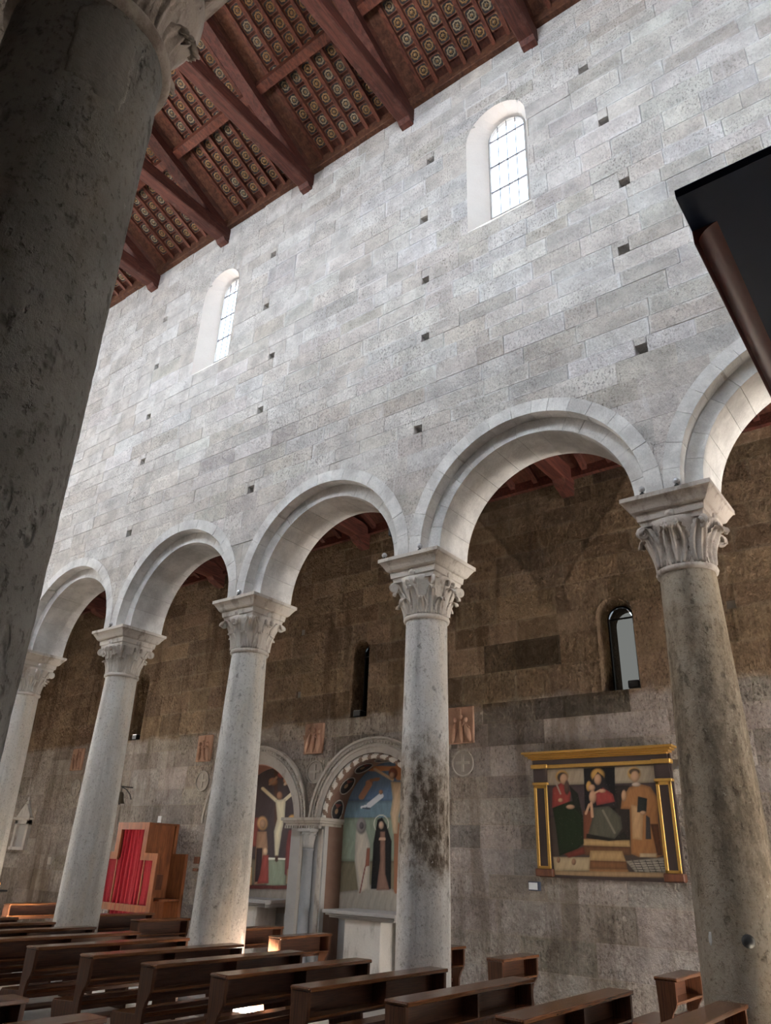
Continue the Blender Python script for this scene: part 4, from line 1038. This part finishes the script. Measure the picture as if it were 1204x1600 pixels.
FL = [('p', (58, 48, 54), [(-400, 0), (600, 0), (600, 900), (-400, 900)]), ('p', (96, 92, 76), [(-400, 890), (600, 890), (600, 1085), (-400, 1085)]), ('p', (122, 138, 116), [(178, 890), (302, 890), (302, 1085), (168, 1085)]), ('l', (215, 210, 195), 180, 888, 304, 890, 14),
 ('l', (70, 42, 30), 235, 240, 240, 900, 22), ('e', (160, 104, 64), 215, 330, 32, 28), ('e', (176, 124, 84), 332, 322, 42, 34), ('e', (136, 52, 42), 272, 282, 24, 24), ('l', (190, 170, 150), 300, 350, 350, 300, 18), ('l', (150, 110, 80), 190, 350, 240, 300, 16),
 ('l', (205, 196, 160), 140, 380, 240, 470, 24), ('l', (205, 196, 160), 402, 372, 300, 462, 24), ('p', (206, 196, 160), [(232, 462), (306, 456), (298, 600), (278, 690), (252, 865), (228, 865), (222, 690), (245, 600)]), ('e', (152, 102, 72), 262, 432, 20, 30),
 ('p', (124, 44, 38), [(20, 590), (112, 590), (104, 800), (20, 800)]), ('e', (198, 146, 84), 138, 632, 38, 50), ('e', (170, 130, 96), 140, 636, 22, 34), ('p', (160, 118, 86), [(100, 690), (168, 690), (176, 800), (150, 1070), (78, 1075), (92, 800)]), ('p', (52, 38, 44), [(95, 810), (138, 810), (130, 1050), (82, 1058)]),
 ('p', (150, 42, 38), [(140, 862), (182, 862), (182, 1065), (98, 1068), (120, 1000)]), ('e', (205, 170, 130), 160, 835, 16, 26), ('e', GOLD, 356, 612, 34, 42), ('e', (110, 70, 50), 350, 624, 20, 30), ('p', (118, 38, 44), [(328, 680), (400, 685), (398, 900), (370, 1065), (298, 1000), (308, 800)]),
 ('p', (164, 128, 96), [(318, 965), (390, 900), (388, 1075), (308, 1068)]), ('p', (198, 158, 96), [(-400, 940), (62, 950), (60, 1095), (-400, 1090)]), ('p', (116, 42, 38), [(-400, 1076), (470, 1082), (470, 1112), (-400, 1102)]), ('p', (140, 130, 120), [(-400, 1102), (470, 1112), (470, 1500), (-400, 1500)])]
def niche(name, label, cx, depth, layers, base, dst, r_in, jamb_z0, soffit_mat, rope, plane_r):
    root = empty(name, (0, 0, 0)); tag(root, label, 'altar niche', 'frescoed altar niches'); cz = 2.52; yb = YB + depth
    inside = lambda x, z, r=plane_r: abs(x - cx) < r and (z < cz or (x - cx) ** 2 + (z - cz) ** 2 < r * r)
    x0, x1 = (-8.3, -6.0) if cx > -9 else (-12.0, -9.4); z0 = 1.0 if cx > -9 else 1.2
    paint_panel('fresco', cx - r_in - 0.02, cx + r_in + 0.02, 0.85, cz + r_in + 0.02, yb, 150, 170, [(x0, z0), (x1, z0), (x1, 4.0), (x0, 4.0)], dst, layers, base, 1.45, M['paint'], root,
                lambda x, z: inside(x, z, r_in + 0.02))
    MB().box(cx - r_in - 0.1, cx + r_in + 0.1, yb + 0.01, yb + 0.12, 0, cz + r_in + 0.1).build('back_wall', M['grey'], root)
    mb = MB(); arc_strip(mb, cx, cz, [(r_in, YB - 0.02), (r_in, yb + 0.02), (r_in + 0.10, yb + 0.02), (r_in + 0.10, YB - 0.02)], 0, PI, 40)
    for s_ in (-1, 1):
        a, b = sorted((cx + s_ * r_in, cx + s_ * (r_in + 0.10))); mb.box(a, b, YB - 0.02, yb + 0.02, 0, cz)
    so = mb.build('soffit', soffit_mat, root); smooth_by_angle(so)
    # carved archivolt in steps
    bands = [(r_in + 0.02, r_in + 0.10, 0.045), (r_in + 0.10, r_in + 0.20, 0.085), (r_in + 0.20, r_in + 0.24, 0.11), (r_in + 0.24, r_in + 0.36, 0.075), (r_in + 0.36, r_in + 0.40, 0.12)]
    for a, b, d in bands:
        o = MB(); arc_strip(o, cx, cz, [(a, YB - d), (b, YB - d), (b, YB + 0.03), (a, YB + 0.03)], 0, PI, 48); smooth_by_angle(o.build('archivolt_band', M['niche_stone'], root))
    bead = MB().box(-0.022, 0.022, -0.018, 0.018, -0.03, 0.03, 0, 0.006).mesh('bead', M['niche_stone'])
    for k in range(60):
        a = PI * (k + 0.5) / 60; r = r_in + 0.30; inst('bead', bead, root, (cx + r * math.cos(a), YB - 0.085, cz + r * math.sin(a)), (0, -a, 0))
    if rope:
        mb = MB(); n = 150; R = r_in + 0.035; vs = []
        for i in range(n + 1):
            a = PI * i / n; tw = i * 0.52
            for k in range(10):
                q = 2 * PI * k / 10; rad = 0.050 * (1 + 0.20 * math.cos(3 * q + tw * 1.6)); rr_ = R + rad * math.cos(q); vs.append((cx + rr_ * math.cos(a), YB - 0.05 + rad * math.sin(q), cz + rr_ * math.sin(a)))
        mb.add(vs, [(i * 10 + k, i * 10 + (k + 1) % 10, (i + 1) * 10 + (k + 1) % 10, (i + 1) * 10 + k) for i in range(n) for k in range(10)])
        mb.m = [1 if ((i + k * 0.7) % 9) < 3.4 else 0 for i in range(n) for k in range(10)]
        mb.build('rope_moulding', [M['capital'], M['rope_dark']], root, True)
        for k in range(7):
            a = PI * (k + 0.5) / 7; r = r_in - 0.006
            def pt(u, v, lift): 
                aa = a + u / r; return (cx + (r - lift) * math.cos(aa), YB + depth * 0.5 + v, cz + (r - lift) * math.sin(aa))
            mb = MB(); nn = 18
            mb.tube([pt(0.20 * math.cos(2 * PI * q / nn), 0.17 * math.sin(2 * PI * q / nn), 0.006) for q in range(nn)], 0.013, 6, 0, True)
            md = mb.build('medallion', M['niche_stone'], root, True)
            mb = MB(); mb.add([pt(0, 0, 0.004)] + [pt(0.19 * math.cos(2 * PI * q / nn), 0.16 * math.sin(2 * PI * q / nn), 0.002) for q in range(nn)], [(0, 1 + q, 1 + (q + 1) % nn) for q in range(nn)], 0)
            mb.add([pt(0.02 + 0.055 * math.cos(2 * PI * q / 10), -0.02 + 0.05 * math.sin(2 * PI * q / 10), 0.008) for q in range(10)], [tuple(range(10))], 1)
            mb.add([pt(-0.03, -0.02, 0.007), pt(-0.12, 0.10, 0.007), pt(-0.12, -0.12, 0.007)], [(0, 1, 2)], 2)
            mb.build('painted_bust', [M['tile_dark'], M['fresco_skin'], M['fresco_red']], md)
    return root
M['rope_dark'] = plain('rope_brown_paint', (0.17, 0.11, 0.08), 0.8)
M['fresco_skin'] = plain('fresco_flesh', (0.30, 0.19, 0.11), 0.8)
M['fresco_red'] = plain('fresco_maroon', (0.16, 0.05, 0.04), 0.8)
M['soffit_maroon'] = smooth_stone('painted_soffit', (0.12, 0.06, 0.045), (0.24, 0.16, 0.12), bump=0.003)
M['soffit_red'] = smooth_stone('red_painted_jamb', (0.34, 0.10, 0.06), (0.42, 0.30, 0.24), bump=0.003)
nR = niche('altar_niche', 'arched altar niche with blue-sky crucifixion fresco, rope moulding and painted medallions', NICHE_R[0], 0.52, FR, (110, 120, 120), [(728, 1264), (1455, 1326), (1455, 43), (788, 91)], 1.18, 1.0, M['soffit_maroon'], True, 1.18)
nL = niche('altar_niche', 'arched altar niche with dark-ground crucifixion fresco between column and colonnette', NICHE_L[0], 0.50, FL, (60, 50, 55), [(-194, 1110), (430, 1157), (506, 112), (-82, 154)], 1.18, 1.2, M['soffit_red'], False, 1.18)
# pier between the two niches: colonnette, strips, dentilled impost
pier = empty('colonnette_pier', (0, 0, 0)); tag(pier, 'grey colonnette with carved capital and dentilled impost between the two fresco arches', 'pier')
MB().box(-9.335, -8.435, YB - 0.05, YB + 0.06, 0.0, 2.47).build('pier_body', M['grey'], pier)
MB().box(-9.06, -8.96, YB - 0.085, YB, 0.0, 2.42, 0, 0.01).build('pilaster_strip', M['niche_stone'], pier)
MB().box(-8.57, -8.47, YB - 0.085, YB, 0.0, 2.42, 0, 0.01).build('pilaster_strip', M['niche_stone'], pier)
M['slate'] = smooth_stone('blue_grey_marble', (0.16, 0.17, 0.19), (0.34, 0.34, 0.35), bump=0.002)
MB().lathe([(0.15, 0.0), (0.15, 0.10), (0.12, 0.13), (0.13, 0.17), (0.105, 0.20), (0.10, 2.02), (0.115, 2.03), (0.115, 2.06), (0.10, 2.07)], 24, 0, (-8.77, YB - 0.12)).build('colonnette', M['slate'], pier, True)
cc = MB().lathe([(0.10, 2.07), (0.11, 2.15), (0.13, 2.28), (0.16, 2.36)], 24, 0, (-8.77, YB - 0.12)).build('colonnette_capital', M['grey'], pier, True)
lm = leaf_mesh('leaf', M['grey'], 2.08, 0.24, 0.05, 0.10, 2.07, 2.6, 0.02, 3, 0.006, 7, 10, 3)
for k in range(8): inst('leaf', lm, cc, (-8.77, YB - 0.12, 0), (0, 0, 2 * PI * k / 8))
MB().box(-8.94, -8.60, YB - 0.29, YB, 2.36, 2.42, 0, 0.01).build('colonnette_abacus', M['grey'], pier)
mb = MB()
for (e, z0, z1) in ((0.0, 2.47, 2.52), (0.04, 2.52, 2.56), (0.07, 2.56, 2.62)): mb.box(-9.36 - e, -8.43 + e, YB - 0.22 - e, YB + 0.45, z0, z1, 0, 0.008)
imp = mb.build('impost', M['niche_stone'], pier)
den = MB().box(-0.02, 0.02, -0.03, 0.03, -0.025, 0.025).mesh('dentil', M['niche_stone'])
for k in range(15): inst('dentil', den, imp, (-9.34 + 0.064 * k, YB - 0.20, 2.445))
# altar tables
at = empty('altar_table', (-7.25, YB, 0)); tag(at, 'stone altar table with moulded slab below the blue-sky fresco', 'altar')
mb = MB()
for (e, z0, z1) in ((0.0, 0.93, 0.97), (0.05, 0.97, 1.0), (0.09, 1.0, 1.06)): mb.box(-0.74 - e, 0.74 + e, -0.30 - e, 0.50, z0, z1, 0, 0.008)
mb.build('slab', M['grey'], at)
MB().box(-0.40, 0.42, -0.25, 0.45, 0.0, 0.93, 0, 0.01).build('pedestal', M['grey_light'], at)
at = empty('altar_table', (-10.6, YB, 0)); tag(at, 'stone altar table with moulded slab below the dark fresco', 'altar')
mb = MB()
for (e, z0, z1) in ((0.0, 0.98, 1.02), (0.05, 1.02, 1.05), (0.09, 1.05, 1.12)): mb.box(-0.85 - e, 0.85 + e, -0.18 - e, 0.48, z0, z1, 0, 0.008)
mb.build('slab', M['grey'], at)
MB().box(-0.70, 0.55, -0.12, 0.45, 0.0, 0.98, 0, 0.01).build('pedestal', M['grey_light'], at)

# ------------------------------------------------------------------ terracotta stations, crosses
def station(x, w_, h_, lb, seed):
    rr = random.Random(seed); root = empty('relief_plaque', (x, YB, 3.86)); tag(root, lb, 'relief', 'terracotta station reliefs')
    MB().box(-w_ / 2, w_ / 2, -0.05, 0.01, 0, h_, 0, 0.01).build('plate', M['terracotta'], root)
    def blob(px, pz, rx, ry, rz_, nm='figure', tilt=0.0):
        bm = bmesh.new(); bmesh.ops.create_uvsphere(bm, u_segments=12, v_segments=8, radius=1.0)
        for v in bm.verts: v.co = (v.co.x * rx, v.co.y * ry, v.co.z * rz_ * (1.0 if v.co.z > 0 else 1.15))
        bmesh.ops.rotate(bm, verts=bm.verts[:], cent=(0, 0, 0), matrix=Matrix.Rotation(tilt, 3, 'Y'))
        m_ = MB(); m_.bm(bm); bm.free(); return m_.build(nm, M['terracotta'], root, True, (px, -0.05, pz))
    for k in range(3):
        px = (-0.14, 0.02, 0.15)[k]; top = h_ * rr.uniform(0.62, 0.80); tl_ = rr.uniform(-0.3, 0.3)
        b = blob(px, top * 0.48, 0.058, 0.062, top * 0.40, 'figure', tl_)
        hd = blob(px + 0.12 * math.sin(tl_), top, 0.036, 0.06, 0.046, 'head')
        a = MB().tube([(px, -0.075, top * 0.75), (px + rr.uniform(-0.10, 0.10), -0.085, top * 0.62), (px + rr.uniform(-0.14, 0.14), -0.075, top * 0.78)], [0.02, 0.018, 0.012], 6).build('arm', M['terracotta'], root, True)
    MB().box(-0.02, 0.02, -0.075, -0.045, h_ * 0.25, h_ * 0.95, 0, 0.005).build('carved_cross', M['terracotta'], root)
    return root
station(-5.30, 0.54, 0.65, 'terracotta relief plaque beside the smoke-belted column, nearest the framed painting', 1)
station(-8.92, 0.52, 0.62, 'terracotta relief plaque of a crucifixion between the two fresco arches', 2)
station(-12.40, 0.50, 0.60, 'terracotta relief plaque on the wall right above the confessional', 3)
station(-17.70, 0.55, 0.58, 'terracotta relief plaque left of the column that hides the confessional edge', 4)
for x, z, lb in ((-5.28, 3.52, 'carved consecration cross roundel below the relief near the painting'), (-8.84, 3.50, 'carved consecration cross roundel between the two fresco arches'),
                 (-12.34, 3.43, 'carved consecration cross roundel above the confessional'), (-17.54, 3.40, 'carved consecration cross roundel on the far aisle wall')):
    c = empty('cross_roundel', (x, YB, z)); tag(c, lb, 'carved cross', 'consecration crosses')
    R = 0.215
    MB().lathe([(R - 0.02, -0.005), (R - 0.02, 0.012)], 32).build('disc', M['disc_stone'], c).rotation_euler = (PI / 2, 0, 0)
    MB().tube([(R * math.cos(2 * PI * k / 36), -0.015, R * math.sin(2 * PI * k / 36)) for k in range(36)], 0.016, 6, 0, True).build('rim', M['niche_stone'], c, True)
    MB().box(-0.025, 0.025, -0.03, 0, -0.15, 0.15, 0, 0.004).build('cross_upright', M['niche_stone'], c)
    MB().box(-0.14, 0.14, -0.03, 0, -0.02, 0.03, 0, 0.004).build('cross_arm', M['niche_stone'], c)

# ------------------------------------------------------------------ confessional
cf = empty('confessional', (-13.525, 3.0, 0)); tag(cf, 'wooden confessional with stepped front and red curtain against the aisle wall', 'confessional')
nw, ww, zs_, zt_ = 0.575, 1.025, 1.88, 2.50
def stepped(inset, zb):
    i = inset; return [(-ww + i, zb), (-ww + i, zs_ - i), (-nw + i, zs_ - i), (-nw + i, zt_ - i), (nw - i, zt_ - i), (nw - i, zs_ - i), (ww - i, zs_ - i), (ww - i, zb)]
a, b = stepped(0, 0.72), stepped(0.15, 0.86); mb = MB(); n = 8
for y0, y1 in ((-0.03, 0.03),):
    vs = [(p[0], y0, p[1]) for p in a] + [(p[0], y0, p[1]) for p in b] + [(p[0], y1, p[1]) for p in a] + [(p[0], y1, p[1]) for p in b]
    fs = []
    for i in range(n):
        j = (i + 1) % n; fs += [(i, j, n + j, n + i), (2 * n + i, 3 * n + i, 3 * n + j, 2 * n + j), (i, 2 * n + i, 2 * n + j, j), (n + i, n + j, 3 * n + j, 3 * n + i)]
    mb.add(vs, fs)
mb.build('front_frame', M['conf'], cf)
def curtain(x0, x1, z0, z1, folds, amp, name='curtain'):
    n = folds * 10; vs = []
    for i in range(n + 1):
        q = i / n; x = x0 + (x1 - x0) * q
        for k in range(9):
            t_ = k / 8; z = z1 + (z0 - z1) * t_; y = amp * math.sin(q * folds * 2 * PI + 0.5 * math.sin(3 * t_)) * (0.45 + 0.55 * t_) + 0.4 * amp * math.sin(q * folds * 4.3 * PI + t_)
            vs.append((x + 0.01 * math.sin(5 * t_ + q * 9), y + 0.05, z))
    fs = [(i * 9 + k, (i + 1) * 9 + k, (i + 1) * 9 + k + 1, i * 9 + k + 1) for i in range(n) for k in range(8)]
    m_ = MB().add(vs, fs); b_ = len(m_.v); m_.add([(p[0], p[1] + 0.006, p[2]) for p in vs], [f[::-1] for f in fs]); return m_.build(name, M['curtain'], cf, True)
curtain(-0.44, 0.44, 0.18, 2.36, 6, 0.075)
curtain(-0.90, -0.42, 0.80, 1.76, 9, 0.014); curtain(0.42, 0.90, 0.80, 1.76, 9, 0.014)
for s_ in (-1, 1):
    x = s_ * 0.50
    MB().box(x - 0.02, x + 0.02, 0.03, 0.76, 0.05, 2.46).build('side_wall', M['conf'], cf)
    MB().box(x - 0.03 + s_ * 0.03, x + 0.03 + s_ * 0.03, 0.30, 0.55, 1.15, 1.45).build('grille', M['conf_dark'], cf)
    MB().box(min(x, x + s_ * 0.50), max(x, x + s_ * 0.50), 0.20, 0.72, 0.94, 0.99, 0, 0.01).build('arm_rest', M['conf'], cf)
    MB().box(min(x, x + s_ * 0.50), max(x, x + s_ * 0.50), 0.10, 0.72, 0.12, 0.20, 0, 0.01).build('kneeler', M['conf'], cf)
    MB().box(x - 0.03 + s_ * 0.48, x + 0.03 + s_ * 0.48, -0.03, 0.05, 0, 0.74).build('leg', M['conf'], cf)
MB().prism(stepped(0.0, 0.0), 'y', 0.72, 0.80).build('back_panel', M['conf'], cf)
MB().box(-0.56, 0.56, -0.02, 0.80, 2.46, 2.50, 0, 0.008).build('roof', M['conf'], cf)
MB().box(-0.50, 0.50, 0.05, 0.75, 0.0, 0.12).build('plinth', M['conf'], cf)
cs = empty('notice_card', (-13.45, 3.05, 2.50)); tag(cs, 'small white card standing on top of the confessional', 'card')
MB().box(0.32, 0.42, 0.25, 0.27, -0.01, 0.15).build('card', M['white'], cs)
MB().box(0.31, 0.43, 0.23, 0.29, -0.01, 0.01).build('foot', M['black'], cs)
for k, (z0, z1) in enumerate(((1.70, 1.84), (1.55, 1.61))):
    tag(MB().box(-12.26, -12.08, YB - 0.03, YB + 0.01, z0, z1, 0, 0.004).build('wooden_plaque', M['conf_dark']), ('larger', 'smaller')[k] + ' brown plaque on the wall right of the confessional', 'plaque')

# ------------------------------------------------------------------ bell, stone shrine, candles
bl_ = empty('wall_bell', (-14.98, YB, 3.35)); tag(bl_, 'small dark bell hung from an iron wall bracket above the confessional', 'bell')
mb = MB(); mb.tube([(0, 0.01, 0), (0, -0.34, 0)], 0.016, 6); mb.tube([(0, 0.0, -0.28), (0, -0.06, -0.16), (0, -0.18, -0.06), (0, -0.32, -0.01)], 0.012, 6); mb.tube([(0, -0.32, 0), (0, -0.32, -0.14)], 0.01, 6)
mb.build('bracket', M['iron'], bl_)
MB().lathe([(0.01, -0.12), (0.05, -0.13), (0.075, -0.18), (0.085, -0.28), (0.11, -0.36), (0.13, -0.39), (0.12, -0.39), (0.09, -0.34)], 20, 0, (0, -0.32)).build('bell_body', M['bronze'], bl_, True)
MB().tube([(0, -0.32, -0.30), (0, -0.32, -0.42)], [0.012, 0.025], 8).build('clapper', M['iron'], bl_)
sh = empty('wall_tabernacle', (-19.75, YB, 1.88)); tag(sh, 'little carved stone tabernacle with pointed gable on the far aisle wall', 'tabernacle')
mb = MB(); mb.box(-0.36, -0.24, -0.10, 0.01, 0, 0.72); mb.box(0.24, 0.36, -0.10, 0.01, 0, 0.72); mb.box(-0.36, 0.36, -0.10, 0.01, 0.62, 0.74); mb.box(-0.40, 0.40, -0.12, 0.01, -0.04, 0.04)
mb.build('frame', M['grey_light'], sh)
MB().box(-0.24, 0.24, -0.02, 0.01, 0.04, 0.62).build('door', M['grey'], sh)
MB().box(-0.42, 0.42, -0.16, 0.01, 0.74, 0.80, 0, 0.01).build('cornice', M['grey_light'], sh)
MB().prism([(-0.36, 0.80), (0.36, 0.80), (0.05, 1.15), (-0.05, 1.15)], 'y', -0.10, 0.01).build('gable', M['grey_light'], sh)
MB().lathe([(0.03, 1.14), (0.07, 1.18), (0.02, 1.24), (0.05, 1.28), (0.01, 1.36)], 12, 0, (0, -0.04)).build('finial', M['grey_light'], sh, True)
tag(MB().box(-18.12, -17.98, YB - 0.05, YB + 0.01, 1.52, 1.70, 0, 0.008).build('wall_box', M['grey_light']), 'small stone box fixed on the wall beside the pale columns', 'box')
cd = empty('candle_stand', (-18.9, 2.9, 0)); tag(cd, 'black votive candle stand with lit candles at the end of the aisle', 'candle stand')
mb = MB(); mb.lathe([(0.20, 0), (0.20, 0.03), (0.03, 0.06), (0.025, 0.86), (0.05, 0.88)], 16); mb.build('pole', M['black'], cd)
mb = MB(); mb.box(-0.35, 0.35, -0.18, 0.18, 0.86, 0.90, 0, 0.01); mb.build('tray', M['black'], cd)
M['wax'] = plain('candle_wax', (0.75, 0.68, 0.52), 0.5); M['flame'] = emit('candle_flame', (1.0, 0.45, 0.10), 14.0)
for k in range(5):
    cn = MB().lathe([(0.03, 0.89), (0.03, 0.99)], 12, 0, (-0.26 + 0.13 * k, -0.03 + 0.05 * (k % 2))).build('candle', M['wax'], cd)
    MB().lathe([(0.001, 0.99), (0.014, 1.01), (0.010, 1.04), (0.001, 1.07)], 8, 0, (-0.26 + 0.13 * k, -0.03 + 0.05 * (k % 2))).build('flame', M['flame'], cn)

# ------------------------------------------------------------------ lamps on the capitals
def ball_lamp(x, y, lb):
    r = empty('spot_lamp', (x, y, Z_AB)); tag(r, lb, 'lamp', 'small lamps on the capitals')
    MB().lathe([(0.03, -0.002), (0.03, 0.012), (0.012, 0.018), (0.012, 0.035)], 12).build('lamp_foot', M['black'], r)
    MB().lathe([(0.002, 0.03), (0.022, 0.036), (0.036, 0.055), (0.038, 0.07), (0.03, 0.09), (0.012, 0.102), (0.002, 0.104)], 16).build('lamp_head', M['steel'], r, True)
ball_lamp(-0.235, -0.478, 'round steel lamp standing left on the large-leaved capital')
ball_lamp(0.15, -0.478, 'round steel lamp standing right on the large-leaved capital')
ball_lamp(-3.92, -0.46, 'round steel lamp standing left on the smoke-belted column')
ball_lamp(-3.30, -0.475, 'round dark lamp standing right on the smoke-belted column')
ball_lamp(-6.90, -0.475, 'round lamp on the fan-leaf capital')
ball_lamp(-10.45, -0.475, 'round lamp on the small-leaved capital of the column before the confessional')
ball_lamp(-13.85, -0.475, 'round lamp on the capital beside the near pillar')
fd = empty('floodlight', (-4.04, 0.0, 6.36)); tag(fd, 'black box floodlight fixed inside the arch above the smoke-belted column', 'floodlight')
MB().box(-0.10, 0.02, -0.11, 0.11, -0.09, 0.09, 0, 0.01).build('housing', M['black'], fd)
MB().box(-0.104, -0.098, -0.09, 0.09, -0.07, 0.07).build('lens', M['steel'], fd)
MB().box(0.0, 0.09, -0.02, 0.02, -0.02, 0.02).build('bracket', M['black'], fd)
for (x, z, lb) in ((-2.06, 4.57, 'black lamp box on the sill of the long narrow aisle window'), (-7.84, 4.57, 'black lamp box on the sill of the blind slit window'), (-15.34, 4.57, 'black lamp box on the sill of the far aisle window')):
    s_ = empty('sill_lamp', (x, YB + 0.12, z)); tag(s_, lb, 'lamp', 'lamps on the aisle window sills')
    MB().box(-0.09, 0.09, -0.10, 0.10, -0.02, 0.10, 0, 0.01).build('housing', M['black'], s_)
    MB().box(-0.08, 0.08, -0.09, 0.09, 0.10, 0.105).build('lens', M['steel'], s_)
# dark knob on the worn column
kb = MB().lathe([(0.03, 0.0), (0.05, 0.02), (0.055, 0.05), (0.03, 0.07), (0.002, 0.075)], 16).build('knob', M['black'], c0, True)
kb.location = (0.362 * math.cos(math.radians(-68.7)), 0.362 * math.sin(math.radians(-68.7)), 1.35); kb.rotation_euler = (0, PI / 2, math.radians(-68.7))
patch_on_shaft(c0, [(-120.5, 1.30), (-117, 1.28), (-114.5, 1.33), (-115, 1.40), (-118.5, 1.41), (-120.5, 1.37)], lambda z: 0.40 + (0.292 - 0.40) * ((z - 0.34) / 4.54) ** 1.15, M['mortar_pale'], 0.004, 'mortar_patch', 10)

# ------------------------------------------------------------------ wooden canopy at the right, carried by the next pillar of this side
c = copy_tree(c4); c.location = (3.25, YO, 0); c['label'] = 'column of the near arcade that carries the wooden canopy'
cp = empty('pulpit_canopy', (1.878, -7.028, 3.0)); tag(cp, 'dark wooden pulpit canopy with mahogany cove moulding jutting in from the right', 'canopy')
MB().box(0.0, 1.62, 0.0, 1.60, 0.0, 0.02, 0, 0.0).build('soffit_board', M['navy'], cp)
MB().box(0.05, 1.61, 0.07, 1.59, 0.018, 0.09, 0, 0.006).build('cornice_board', M['mahogany'], cp)
prof = [(0.0, 0.012), (0.0, -0.034), (0.008, -0.037)] + [(0.008 + 0.050 * (1 - math.cos(k / 8 * PI / 2)), -0.037 + 0.038 * math.sin(k / 8 * PI / 2)) for k in range(1, 9)] + [(0.058, 0.012)]
mb = MB(); mb.prism(prof, 'y', 0.10, 1.60); cv = mb.build('cove_moulding', M['mahogany'], cp); smooth_by_angle(cv, 0.5)
MB().tube([(0.005, 0.10, -0.037), (0.005, 1.60, -0.037)], 0.004, 8).build('bead', M['mahogany'], cp, True)
MB().box(1.25, 1.50, -0.05, 0.06, -0.4, 0.03, 0, 0.006).build('bracket', M['mahogany'], cp)
